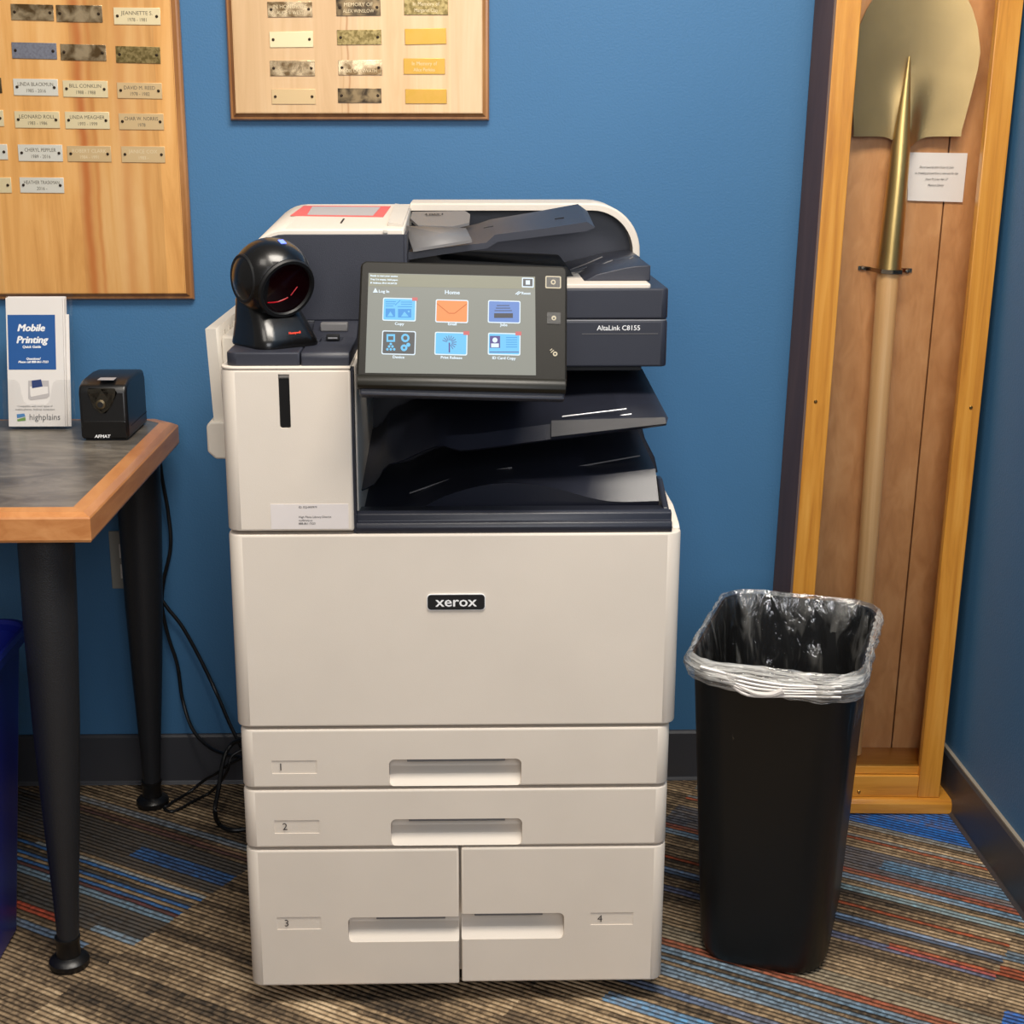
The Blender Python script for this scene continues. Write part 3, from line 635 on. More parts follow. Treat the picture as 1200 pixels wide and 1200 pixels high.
for g_ in ([poly([(454,371),(461,371),(457.5,365.5)],.0013),poly([(470,371.5),(479,371.5),(474,365.5)],.0013),disc(479,365.5,1.2,.0013)],[bar(453,392,463,401,.0013)],[disc(475,396.5,5,.0013)],[disc(473.5,408,4,.0013),disc(478.5,404.5,2.4,.0013)],[disc(x,y,1.5,.0013) for x,y in((458,403.5),(456,406.5),(460,406.5),(454,409.8),(458,409.8),(462,409.8))]):
    part('icon_detail',join(*g_),'scr_lb',cpn)
part('icon_detail',join(disc(475,396.5,2.6,.0015),bar(455,394.5,461,399,.0015),disc(473.5,408,1.4,.0015)),'scr_s',cpn)
part('icon_detail',join(line(512,356,526,367.5,1),line(526,367.5,533,367.5,1),line(533,367.5,547,356.5,1)),'scr_od',cpn)
part('icon_detail',join(bar(582,358,597,358.9),bar(581,361,598,361.9),bar(579.5,364,600,364.9),bar(579,367.5,601,373)),'scr_d',cpn)
part('icon_detail',join(bar(573.5,412.5,608,413.4),bar(574,394,586,408)),'scr_p',cpn)
part('icon_detail',join(disc(580,399,3,.0015),bar(575.5,403,584.5,407.5,.0015)),'scr_w',cpn)
part('icon_detail',join(*[bar(593,y,606,y+.8) for y in(395.5,398.2,401,403.8,406.6)]),'scr_b',cpn)
rays=[line(526.5+3*math.cos(a_),402-3*math.sin(a_),526.5+8.5*math.cos(a_),402-8.5*math.sin(a_),.7) for a_ in[math.radians(k) for k in range(-60,181,22)]]
part('icon_detail',join(bar(525.8,402,527.4,413.5),*rays),'scr_p',cpn)
for b_ in((483,349,489.5,353),(543,388.5,550,393),(604,389,611,393.5)): part('icon_badge',bar(*b_,.0013),'scr_r',cpn,'small red badge')
for t_ in (('Ready to start your session',434,323,.0032,'LEFT'),('Tray 2 is empty. Add paper.',434,327.3,.0032,'LEFT'),('IP Address: IPv4 10.247.25',434,331.5,.0032,'LEFT'),('Log In',450,341.6,.0056,'CENTER'),('Home',530,342.8,.0078,'CENTER'),('Reset',616.5,343.8,.0052,'CENTER'),
  ('Copy',468,379.6,.0054,'CENTER'),('Email',530,379.8,.0054,'CENTER'),('Jobs',590.5,380.8,.0054,'CENTER'),('Device',467,418.6,.0054,'CENTER'),('Print Release',529,419.2,.0052,'CENTER'),('ID Card Copy',590.5,419.8,.0052,'CENTER')):
    part('screen_text',T(t_[0],t_[1],t_[2],t_[3],al=t_[4],bold=.00022),'scr_w',cpn)
part('login_mark',poly([(437,343.3),(443,343.3),(440,337.8)],.0013),'scr_w',cpn)
part('reset_mark',join(line(604,345.3,608.5,342,1.1,.0013),line(606,346,610.5,342.6,1.1,.0013)),'scr_w',cpn)
part('menu_button',join(sheet(rr2(611.5,326,625.5,337,.001),.0009)),'scr_w',cpn)
part('menu_button_face',sheet(rr2(612.8,327.3,624.2,335.7,.0006),.0011),'scr_s',cpn)
part('menu_button_mark',bar(616,329,621,334,.0013),'scr_w',cpn)
M['rimlight']=emi('button_rim_lit',(214,200,170)); 
pb=part('power_button',sheet(rr2(639,324,657.5,338,.0018),.0006),'rimlight',cpn,'power button with lit outline')
part('power_button_face',sheet(rr2(640.3,325.3,656.2,336.7,.0012),.0008),'black',cpn)
part('power_mark',join(disc(648.3,331,3.0,.001)),'rimlight',cpn)
part('power_mark_centre',join(disc(648.3,331,1.5,.0012)),'black',cpn)
part('home_button',sheet(rr2(641,366.5,657,379.5,.001),.0006),'black',cpn)
part('home_mark',join(disc(649,373,2.8,.0010)),'rimlight',cpn)
part('home_mark_centre',join(disc(649,373.4,1.1,.0012)),'black',cpn)
part('tap_mark',join(disc(650.5,415,2.8,.0008),line(644.5,411,647,409,1,.0008),line(645.5,413.5,649,410.5,1,.0008)),'rimlight',cpn)
part('tap_mark_centre',disc(650.5,415,1.2,.001),'bezel',cpn)
part('panel_crease',line(416,433+6,664,445.5,.5,.0002),'void',cpn)
# ---- bypass tray on the left side
byp=part('bypass_tray',loft([[(-.3695,2.10,.9695),(-.3545,2.10,.9695),(-.348,2.10,.835),(-.3635,2.10,.835)],[(-.3695,2.40,.9695),(-.3545,2.40,.9695),(-.348,2.40,.835),(-.3635,2.40,.835)]],True,True,True),'beige_dim',pr,'folded side tray')
bev_=prism([(-.3735,.829),(-.3735,.790),(-.362,.779),(-.3135,.779),(-.3135,.835),(-.368,.835)],'Y',2.09,2.42,.003)
part('bypass_hinge',bev_,'beige_dim',pr)
part('bypass_frame',join(box(-.352,-.3135,2.13,2.42,.83,.955,.004),box(-.372,-.33,2.40,2.47,.83,.985,.008)),'beige_dim',pr)
part('bypass_rib',join(*[box(-.3545,-.3515,2.16+.05*i,2.166+.05*i,.85,.96) for i in range(5)]),'beige_dim',pr)
# ---------------------------------------------------------------- barcode scanner
bs=thing('barcode_scanner','glossy black dome-headed barcode scanner standing on the copier beside its screen','scanner',(-.254,1.972,ZS),(0,0,math.radians(37)),local=True)
def oval(w,y0,y1,z,r,n=8): return [(x,y,z) for x,y in rrect(-w/2,w/2,y0,y1,r,n)]
rows=[oval(.094,-.050,.047,0,.022),oval(.095,-.051,.048,.003,.022),oval(.091,-.048,.048,.012,.022),oval(.082,-.036,.049,.030,.021),oval(.074,-.018,.052,.050,.02),oval(.068,.006,.053,.072,.02),oval(.066,.008,.050,.095,.02),oval(.050,.010,.040,.112,.015)]
part('scanner_base',loft(rows,True,True,True),'orb',bs,ang=50)
hc=Vector((-.004,-.006,.0905)); hr=.0525; fn=Vector((.05,-.93,-.34)).normalized()
hd=bmesh.new(); bmesh.ops.create_uvsphere(hd,u_segments=40,v_segments=26,radius=hr)
bmesh.ops.bisect_plane(hd,geom=hd.verts[:]+hd.edges[:]+hd.faces[:],plane_co=fn*.036,plane_no=fn,clear_outer=True)
ed=[e for e in hd.edges if len(e.link_faces)==1]; bmesh.ops.edgeloop_fill(hd,edges=ed)
hd.transform(Matrix.Translation(hc)); part('scanner_head',hd,'orb',bs,ang=50)
uf=EX; vf=fn.cross(uf).normalized()
def ringpts(r,off,k=36): return [hc+fn*off+uf*r*math.cos(2*math.pi*i/k)+vf*r*math.sin(2*math.pi*i/k) for i in range(k)]
part('window_ring',loft([ringpts(.0405,.033),ringpts(.042,.0375),ringpts(.0405,.0405),ringpts(.0365,.0405),ringpts(.0345,.0365),ringpts(.036,.033)],True),'orbside',bs)
w=loft([ringpts(.0362,.0372),ringpts(.0355,.0374),ringpts(.001,.0374)],True); part('scan_window',w,'redglass',bs,'dark red glass window')
part('laser_glow',join(tube([hc+fn*.0378+uf*-.026+vf*-.018,hc+fn*.0378+uf*-.010+vf*-.018,hc+fn*.0378+uf*.004+vf*-.013],.0009,6,3),tube([hc+fn*.0378+uf*.008+vf*-.010,hc+fn*.0378+uf*.016+vf*.002],.0007,6,1)),'redline',bs)
for s in(-1,1):
    d=lathe([(.0325,-.003),(.0328,.0),(.031,.0018),(.0001,.0022)],36); d.transform(Matrix.Translation(hc+Vector((s*.0425,.002,0)))@Matrix.Rotation(s*math.pi/2,4,'Y')); part('side_cap',d,'orbside',bs)
part('status_light',xf(box(-.004,.004,-.005,.005,0,.0012,.0005),hc+Vector((.10,-.42,.90)).normalized()*(hr-.0002),EX,Vector((0,.905,.424)).normalized(),Vector((0,-.424,.905)).normalized()),'blueled',bs,'lit blue indicator')
fz=Vector((0,.30,.954)).normalized()
part('front_lettering',text('Honeywell',.0042,(.006,-.0447,.019),EX,fz,bold=.00025),'redprint',bs)
part('front_text_block',join(*[text(s_,.0026,(0,-.0443+.0014*k,.018-.0048-.0036*k+ .0),EX,fz) for k,s_ in enumerate(('Laser','Class 2'))]),'inkgrey',bs) if False else None
# ---------------------------------------------------------------- table
tb=thing('table','grey laminate table with wooden edge and black round legs beside the copier','table',(-.9,2.26,0))
tx=[-.5405,-.512]; 
def ring(xr_,yf,yb,xl=-1.9,ch=.05): return [(xl,yf),(xr_,yf),(xr_,yb-ch),(xr_-ch,yb),(xl,yb)]
part('tabletop',prism(ring(-.5405,1.963,2.588,-1.9,.03),'Z',.705,.7402),'lam',tb)
def rg(r,z): return [(x,y,z) for x,y in r]
oi=ring(-.5405,1.963,2.588,-1.9,.03); om=ring(-.5405,1.963,2.588,-1.9,.03); oo=ring(-.512,1.934,2.616,-1.9,.04); o2=ring(-.5105,1.9325,2.6175,-1.9,.04)
ew=loft([rg(oi,.6975),rg(oi,.7405),rg(ring(-.522,1.944,2.606,-1.9,.036),.7385),rg(oo,.7335),rg(o2,.731),rg(o2,.701),rg(oo,.6975),rg(oi,.6975)],True)
part('table_edge',bev(ew,.0015,1,30),'edgewood',tb,'beech wood edge band')
for (xt_,xb_,y) in((-.5925,-.6095,2.0),(-.581,-.5935,2.55),(-1.8,-1.79,2.0),(-1.8,-1.79,2.55)):
    rows=[]
    for z,r in((.699,.040),(.56,.0385),(.40,.034),(.25,.027),(.12,.0195),(.05,.0165)):
        cx=xt_+(xb_-xt_)*(1-z/.7); rows.append([(cx+r*math.cos(2*math.pi*j/32),y+r*math.sin(2*math.pi*j/32),z) for j in range(32)])
    lg=part('leg',loft(rows,True,True,True),'tmetal',tb)
    part('leg_foot',lathe([(.0001,0),(.029,0),(.0305,.004),(.0305,.011),(.026,.016),(.0185,.019),(.0175,.042),(.0192,.045),(.0192,.05),(.0001,.05)],32,(xb_,y,0)),'black',lg)
    if xt_>-1: part('leg_plate',lathe([(.0001,.6925),(.05,.6925),(.05,.6985),(.0001,.6985)],24,(xt_,y,0)),'black',tb)
# ---------------------------------------------------------------- pencil sharpener
sx0,sx1,sy0,sy1=-.6405,-.5600,2.405,2.555
ps=thing('electric_pencil_sharpener','black electric pencil sharpener on the table corner','sharpener',(-.60,2.48,.7405))
prof=[(sy0+.002,.7425),(sy0,.748),(sy0,.822),(sy0+.006,.834),(sy0+.03,.8405),(sy0+.10,.8425),(sy1-.01,.840),(sy1,.826),(sy1,.7425)]
part('housing',prism(prof,'X',sx0,sx1,.007,3,30),'black',ps)
part('rubber_base',box(sx0+.006,sx1-.006,sy0+.008,sy1-.006,.7405,.744),'void',ps)
part('shavings_tray',prism(rrect(sx0+.003,sx1-.003,.7455,.775,.004),'Y',sy0-.0015,sy0+.05,.0015),'orb',ps)
qa=[PY(x,y,sy0-.0016) for x,y in((104,455),(134,455),(137,460),(131,475),(124,484),(118,484.5),(110,478),(103,462),(102,457))]
bm=bmesh.new(); bm.faces.new([bm.verts.new(p) for p in qa]); bmesh.ops.solidify(bm,geom=bm.faces[:],thickness=.001)
part('face_plate',bm,'facebr',ps,'glossy shield around the pencil hole')
q=PY(118,474,sy0-.003)
hb=lathe([(.0032,-.001),(.0075,-.001),(.008,.001),(.0045,.003),(.0032,.003)],24); hb.transform(Matrix.Translation(q)@Matrix.Rotation(math.pi/2,4,'X')); part('pencil_hole_ring',hb,'brasstint',ps)
hb=lathe([(.0001,0),(.0048,0),(.0048,.001),(.0001,.001)],20); hb.transform(Matrix.Translation(q+Vector((0,-.0026,0)))@Matrix.Rotation(math.pi/2,4,'X')); part('pencil_hole',hb,'void',ps)
q=PY(120,511.5,sy0-.002); part('maker_lettering',text('AFMAT',.0074,(q.x,sy0-.0021,q.z),EX,EZ,bold=.0003,sx=1.1,shear=.15),'white',ps)
q=PZ(126,444,.8424); part('top_label',box(q.x-.014,q.x+.013,q.y-.012,q.y+.010,.842,.8431),'labelgrey',ps,'silver label on top')
part('side_seam',box(sx1-.0006,sx1+.0006,sy0+.02,sy1-.004,.762,.763),'void',ps)
# ---------------------------------------------------------------- brochure holder and brochures
bh=thing('brochure_holder','clear acrylic leaflet stand on the table left of the pencil sharpener','leaflet holder',(-.735,2.51,.7405))
lean=.19
def PL(x,h,off=0): # point on the leaning plane; h along it
    return Vector((x,2.500+off+h*math.sin(lean),.7455+h*math.cos(lean)))
def lbox(x0,x1,h0,h1,o0,o1,b=0):
    bb=box(x0,x1,h0,h1,-o1,-o0,b); return xf(bb,Vector((0,2.500,.7455)),EX,Vector((0,math.sin(lean),math.cos(lean))),Vector((0,-math.cos(lean),math.sin(lean))))
hx0,hx1=-.797,-.681
part('back_wall',lbox(hx0,hx1,0,.235,.026,.0282),'acrylic',bh)
fp=prism([(hx0,0),(hx1,0),(hx1,.082),(-.703,.082),(-.710,.076),(-.716,.046),(-.722,.040),(-.756,.040),(-.762,.046),(-.768,.076),(-.775,.082),(hx0,.082)],'Z',0.0045,.0067)
part('front_pocket',xf(fp,Vector((0,2.500,.7455)),EX,Vector((0,math.sin(lean),math.cos(lean))),Vector((0,-math.cos(lean),math.sin(lean)))),'acrylic',bh)
part('side_wall',lbox(hx0,hx0+.002,0,.082,-.005,.027),'acrylic',bh); part('side_wall',lbox(hx1-.002,hx1,0,.082,-.005,.027),'acrylic',bh)
part('stand_foot',box(hx0,hx1,2.492,2.585,.7405,.7427,.0006),'acrylic',bh)
# brochures: a stack, the front one printed
br=thing('printing_guide_leaflets','white leaflet with blue title panel, front of the stack in the clear stand','leaflet',(-.74,2.505,.748))
bx0,bx1=-.790,-.692
U=Vector((1,0,0)); V_=Vector((0,math.sin(lean),math.cos(lean))); NN=U.cross(V_)
O_=Vector((0,2.500,.7455))
tilt=.0
part('leaflet_paper',lbox(bx0,bx1,.001,.224,.001,.004),'paper',br)
def LQ(px,py,off): return PP(px,py,O_+NN*off,NN)
def lq2(px,py): d=LQ(px,py,0)-O_; return (d.dot(U),d.dot(V_))
def lsheet(P,off,th=.0002): return xf(prism([lq2(*p) for p in P],'Z',0,th),O_+NN*off,U,V_,NN)
def LT(s,px,py,sz,al='CENTER',bold=0,shear=0,sx=1.,off=-.0002): 
    b=text(s,sz,bold=bold,sx=sx,align=al,shear=shear); return xf(b,LQ(px,py,off),U,V_,NN)
_a,_b=lq2(10.2,433.2),lq2(64.2,368.8)
part('title_panel',xf(box(_a[0],_b[0],_a[1],_b[1],0,.0002),O_+NN*-.0008,U,V_,NN),'blueprint',br,'blue title panel')
part('title_lettering',join(LT('Mobile',36,384.5,.0172,bold=.0008,shear=.25,sx=1.0),LT('Printing',37,398.5,.0172,bold=.0008,shear=.25,sx=1.0),LT('Quick Guide',37,406.5,.0062,bold=.0003,shear=.2),LT('Questions?',39,420.5,.0055,bold=.0003,shear=.2),LT('Please call 888-861-7323',39,424.2,.0052,bold=.0003,shear=.2)),'white',br)
part('leaflet_print',join(LT('Compatible with most types of',41,476,.0048),LT('mobile phones, desktop computers',41,479.8,.0048)),'inkgrey',br)
part('library_lettering',LT('highplains',52.5,489,.0150,sx=.93),'inkgrey',br)
part('library_logo',join(lsheet([(19.5,485.5),(28.5,484.5),(29.5,488),(20,490)],-.0005)),'blue_logo',br)
part('library_logo_fields',join(lsheet([(20.5,493.8),(20,491.5),(29.5,488.8),(30,492.8)],-.0005)),'green',br)
part('leaflet_picture',join(lsheet([(33,467),(33,446),(57,446),(58,464),(55,466.5),(36,469)],-.0006)),'labelgrey',br)
part('leaflet_picture_body',join(lsheet([(35.5,463),(35,453),(56,453),(56.5,461),(36.5,465)],-.0004)),'paper',br)
part('leaflet_picture_top',join(lsheet([(37.5,455),(37,446),(48,444.5),(50,453)],-.0003)),'bluedark',br)
k=0
for i,(dx,h,o) in enumerate(((.002,.2245,.0044),(.0025,.2255,.0076),(.006,.196,.0108),(.003,.2265,.0135),(.001,.2275,.0168))):
    ob_=lbox(bx0+dx-(.002 if i!=2 else 0),bx1+dx+(.002 if i==2 else 0),.001,h,o,o+(.0028 if i!=2 else .0022))
    bo=part('leaflet',ob_,'paper',None,org=(-.74,2.505,.748))
    if i==2: tag(bo,'white leaflet sticking out to the right, low behind the printed front leaflet','leaflet')
    else: tag(bo,'plain white leaflet standing behind the blue-titled front leaflet','leaflet','leaflets stacked behind the front leaflet')
# ---------------------------------------------------------------- plaque boards
PLY=WY-.022
def board(name,label,x0,x1,z0,z1,mat):
    t=thing(name,label,'plaque board',((x0+x1)/2,WY,(z0+z1)/2))
    part('board_panel',box(x0+.012,x1-.012,PLY,WY-.0015,z0+.012,z1-.012),mat,t)
    # moulded edge
    pr_=[(0,.0015),(0,.010),(.0025,.014),(.006,.0145),(.0085,.0175),(.012,.020),(.0135,.0225),(.0135,.0015)]
    R=[]
    for (i_,d_) in pr_: R.append([(x0+i_,WY-d_,z0+i_),(x1-i_,WY-d_,z0+i_),(x1-i_,WY-d_,z1-i_),(x0+i_,WY-d_,z1-i_)])
    part('edge_moulding',loft(R+[R[0]],True),'mapleedge',t,'routed wooden edge',ang=20)
    return t
b1=board('memorial_board','large wooden board of engraved name plates on the wall above the table',-1.15,-.4815,.951,1.80,'maple')
b2=board('memorial_board','pale wooden board with three columns of brass plates on the wall above the copier',-.4020,.0510,1.263,1.80,'maple2')
def plate(bd,x0,y0,x1,y1,mat,l1='',l2='',tilt=.0,screws=True,sz=.0088,eng='engrave',x0w=None):
    Yp=PLY-.0004
    a=PY(x0,(y0+y1)/2,Yp); b=PY(x1,(y0+y1)/2,Yp); zt_=PY((x0+x1)/2,y0,Yp).z; zb_=PY((x0+x1)/2,y1,Yp).z
    xa,xb=(x0w if x0w is not None else a.x),b.x; w,h=xb-xa,zt_-zb_
    o_=Vector(((xa+xb)/2,Yp,(zt_+zb_)/2)); u_=Vector((math.cos(tilt),0,-math.sin(tilt))); v_=Vector((math.sin(tilt),0,math.cos(tilt))); n__=u_.cross(v_)
    p=part('name_plate',xf(box(-w/2,w/2,-h/2,h/2,-.0004,.0012,.0004),o_,u_,v_,n__),mat,bd)
    T_=[]
    if l1: T_.append(text(l1,sz,o_+n__*.0014+v_*h*.17,u_,v_,sx=min(1.,w*.82/(len(l1)*sz*.62))))
    if l2: T_.append(text(l2,sz*.95,o_+n__*.0014-v_*h*.22,u_,v_,sx=.85))
    if T_: part('engraving',join(*T_),eng,p)
    if screws:
        for s in(-1,1):
            if x0w is not None and s<0: continue
            d=lathe([(.0001,.0026),(.0016,.0024),(.0024,.0014),(.0026,0),(.0001,0)],12); d.transform(Matrix.Translation(o_+n__*.001+u_*s*(w/2-.0062))@Matrix.Rotation(math.pi/2,4,'X')); part('screw',d,'screwdark',p)
R1=[(13,5,63,24,'p_tarn','','',.02),(66,6,120,26,'p_tarn','','',.01),(133.5,9,188,29,'p_cream','JEANNETTE S.','1978 - 1981',.01),
(14,50,66.5,69,'p_blue','','',.02),(71,52,124.5,71,'p_tarn','','',.02),(136,54.5,188,74,'p_olive','','',.02),
(16,92.5,68,112,'p_silver','LINDA BLACKMUN','1985 - 2016',.015),(74,94.5,126.5,114,'p_cream','BILL CONKLIN','1988 - 1988',.015),(137.5,97,190,115.5,'p_tan','DAVID M. REED','1978 - 1982',.015),
(17.5,130.5,70,150,'p_cream','LEONARD ROLL','1983 - 1986',.01),(76.5,131,128.5,151,'p_cream','LINDA MEAGHER','1993 - 1999',.01),(139.5,133,192,152,'p_tan','CHAR W. NORRIS','1978',.01),
(21.5,169.5,73.5,189,'p_silver','CHERYL PEPPLER','1989 - 2016',.01),(79,171,130.5,189.5,'p_tan','ROBERT CLARK','1984 - 1991',.01,True,.0088,'engravelt'),(142.5,171.5,193.5,190.5,'p_tan','JANICE COX','1983 -',.01,True,.0088,'engravelt'),
(23.5,208,75,226,'p_silver','HEATHER TRASKMAN','2016 -',.01)]
for r in R1: plate(b1,*r)
for (x1_,y0_,y1_,m_) in((2,91,109,'p_dark'),(4.5,129,148,'p_cream'),(9,169,187,'p_silver'),(13.5,208,226,'p_cream')):
    xx=PY(x1_,(y0_+y1_)/2,PLY).x; plate(b1,x1_-50,y0_,x1_,y1_,m_,x0w=xx-.082)
R2=[(313.5,2,366,20,'p_tarn','IN HONOR OF','ALICE S. WEST',-.01),(316,37,367,55.5,'p_cream','',' ',-.01),(316.5,71,369,89,'p_tarn','','',0),(318.5,104.5,370,122,'p_tan','','',0),
(394,-1,446,18.5,'p_dark','MEMORY OF','ALEX WINSLOW',-.01),(395,35,447,52.5,'p_olive','','',-.01),(396.5,70.5,448,88,'p_tarn','','LOIS CARNWATH',0),(396,103.5,447,120.5,'p_dark','','',0),
(473.5,-1.5,525,17.5,'p_olive','In Memory of','Margaret Clay',0,False),(474.5,33.5,523,52,'p_gold','','',-.02,False),(473,68.5,521.5,87,'p_gold','In Memory of','Alice Perkins',0,False),(475,104.5,523.5,121.5,'p_gold','','',0,False)]
for r in R2:
    plate(b2,*r,eng='engravelt')
# ---------------------------------------------------------------- display case
cx,cyy=.743,2.57; LEAN=.018
dc=thing('display_case','tall narrow golden wood glass-front case in the wall corner holding a shovel','display case',(cx,cyy,.0034),(0,LEAN,0),local=True)
hw=.1535; yf,yb=-.080,.077; HT=1.72
def lx(p): return Vector((p.x-cx-LEAN*p.z,p.y-cyy,p.z-.003+LEAN*(p.x-cx)))
part('plinth',prism([(-.092,0),(-.092,.020),(-.086,.028),(.077,.028),(.077,0)],'X',-.182,.182,.002),'oakh',dc)
for s in(-1,1):
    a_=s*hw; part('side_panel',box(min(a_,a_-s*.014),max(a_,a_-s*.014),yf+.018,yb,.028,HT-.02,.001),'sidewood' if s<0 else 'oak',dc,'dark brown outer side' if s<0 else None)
    part('door_stile',box(min(a_,a_-s*.041),max(a_,a_-s*.041),yf,yf+.018,.0285,HT,.0015),'oak',dc)
part('door_rail',box(-hw+.041,hw-.041,yf+.002,yf+.018,.0285,.0705,.001),'oakh',dc)
part('door_rail',box(-hw+.041,hw-.041,yf+.002,yf+.018,HT-.045,HT,.001),'oakh',dc)
part('sill',prism([(yf+.010,.0715),(yf+.010,.0865),(yf+.013,.089),(.008,.091),(.008,.0715)],'X',-hw+.014,hw-.014,.001),'oakh',dc)
part('case_top',box(-hw-.006,hw+.006,yf-.006,yb,HT,HT+.02,.003),'oakh',dc)
g0=lx(PY(1105.5,234,2.585)); g1_=lx(PY(1045,860,2.585)); gx=(g0.x+g1_.x)/2
for x0,x1 in((-hw+.014,gx-.0014),(gx+.0014,hw-.014)):
    part('back_board',box(x0,x1,.010,.022,.028,HT-.02,.0006),'backwood',dc)
part('back_sheet',box(-hw+.014,hw-.014,.023,.030,.028,HT-.02),'void',dc)
part('glass_pane',box(-hw+.036,hw-.036,yf+.0105,yf+.0135,.066,HT-.04),'glass',dc,'clear glass')
for px,py in((956,471),(1138,478),(1007,929)):
    p=lx(PY(px,py,2.489)); d=lathe([(.0001,.0022),(.002,.002),(.0032,.0008),(.0033,-.001),(.0001,-.001)],14); d.transform(Matrix.Translation((p.x,yf if py<900 else yf+.002,p.z))@Matrix.Rotation(math.pi/2,4,'X')); part('screw',d,'brass',dc)
# ---------------------------------------------------------------- shovel
SY=2.548
sh=thing('ceremonial_shovel','gold painted shovel with a pale wooden handle, blade up inside the glass case','shovel',tuple(PY(1006,760,SY)))
top_,soc,bot=PY(1066,70,SY),PY(1041,318,SY),PY(1013,700,SY)
ax=(PY(1051,200,SY)-bot).normalized()
hb0=bot-(bot-soc).normalized()*-.0
dirn=(soc-bot).normalized(); end=bot-dirn*((bot.z-.0965)/dirn.z)
part('handle',tube([end,bot,(bot+soc)/2,soc+dirn*.02],(.0155,.0195),28,3),'handle',sh)
q=PY(1048,322,SY)
sdir=(PY(1062,75,SY)-soc).normalized()
# socket: tapers from ferrule to the frog on the blade
rows=[]; K=24
for i in range(15):
    t=i/14; p=soc.lerp(PY(1066,66,SY+.004),t); r=.0215-.0042*min(1,t*2)-(.0155*max(0,(t-.55)/.45)); r=max(r,.0015)
    fl=1-.55*max(0,(t-.45)/.55)
    uu_=Vector((1,0,0)); rows.append([p+uu_*r*1.0*math.cos(2*math.pi*j/K)+Vector((0,1,0))*r*fl*math.sin(2*math.pi*j/K) for j in range(K)])
part('socket',loft(rows,True,True,True),'gold',sh)
part('ferrule_ring',join(tube([soc+dirn*-.002,soc+dirn*.004],.0228,24,1)),'steel',sh)
# blade
NU,NV=28,30; rows=[]
bo=PY(1064,160,SY); tipd=(PY(1078,20,SY)-bo).normalized()
def wl(v_):  # half widths left/right against height v (m)
    w=[(0,.093),(.01,.0932),(.06,.101),(.11,.108),(.14,.109),(.18,.100),(.21,.088),(.24,.069),(.275,.040),(.295,.010)]
    for i in range(len(w)-1):
        if v_<=w[i+1][0]:
            f=(v_-w[i][0])/(w[i+1][0]-w[i][0]); return w[i][1]+(w[i+1][1]-w[i][1])*f
    return w[-1][1]
for jv in range(NV+1):
    v_=.295*jv/NV; r=[]
    for iu in range(NU+1):
        uu_=-1+2*iu/NU; hw_=wl(v_); c_=bo+tipd*v_
        xx=uu_*hw_
        lift=max(0,(1-v_/.115)); ridge=-.020*lift**1.3*math.exp(-(xx/(.010+.02*(1-lift)))**2)
        y=(xx*xx)*-1.2+ridge+.012
        z=(-.010*math.exp(-((abs(xx)-.020)/.016)**2) if jv==0 else 0)*0
        # shoulder dip next to the socket
        dip=-.018*math.exp(-(xx/.022)**2)*max(0,1-v_/.03)
        r.append(c_+Vector((xx,y+.004,dip)))
    rows.append(r)
bm=loft(rows); bmesh.ops.solidify(bm,geom=bm.faces[:],thickness=.0022); bmesh.ops.recalc_face_normals(bm,faces=bm.faces)
part('blade',bm,'gold2',sh,ang=60)
# label burned on the handle
a_,b_=PY(1043,352,SY-.02),PY(1036,392,SY-.02)
bd_=(b_-a_).normalized(); pu=Vector((1,0,0))
# bracket belongs to the case
bL,bR=lx(PY(1012,315,2.572)),lx(PY(1062,317,2.572)); sc_=lx(soc)
strap=[]
pts=[(bL.x-.008,.009),(bL.x+.006,.009),(sc_.x-.027,.002),(sc_.x-.0245,-.02),(sc_.x-.017,-.0415),(sc_.x,-.0475),(sc_.x+.017,-.0415),(sc_.x+.0245,-.02),(sc_.x+.027,.002),(bR.x+.003,.009),(bR.x+.012,.009)]
P3=[Vector((x,y,0)) for x,y in pts]
rr_=[[Vector((p.x,p.y,bL.z-.0035-(p.x-bL.x)*.03)),Vector((p.x,p.y,bL.z+.0035-(p.x-bL.x)*.03))] for p in P3]
bm=loft(rr_); bmesh.ops.solidify(bm,geom=bm.faces[:],thickness=.0015); brk=part('bracket',bm,'steel',dc,'metal strap holding the shovel')
for p in(bL,bR):
    d=lathe([(.0001,.003),(.003,.0026),(.0044,.001),(.0046,-.001),(.0001,-.001)],14); d.transform(Matrix.Translation((p.x+(.004 if p is bR else 0),.0078,p.z-(p.x-bL.x)*.03))@Matrix.Rotation(math.pi/2,4,'X')); part('bracket_screw',d,'steel',brk)
# note card
Yc=2.576
c0,c1,c2,c3=[PY(x,y,Yc) for x,y in((1063.5,235),(1128,237),(1134,179.5),(1065,178.5))]
nc=thing('note_card','small white handwritten card inside the case beside the shovel neck','card',tuple((c0+c2)/2))
flat([c0,c1,c2,c3],.0008,'card_paper','paper',nc,dv=Vector((0,1,0)))
tt=[]
for s,py,sx_ in(('Shovel used by John Evans St. John',196,1097),('to breaking ground from a new site for the',203,1097),('Jones M. Jones Apr 27',210,1097),('Museum Library',217,1096)):
    q=PY(sx_,py,Yc); tt.append(text(s,.0054,(q.x,Yc-.0012,q.z),Vector((math.cos(.012),0,-math.sin(.012))),Vector((math.sin(.012),0,math.cos(.012))),shear=.5,sx=.8))
part('handwriting',join(*tt),'inkdark',nc)
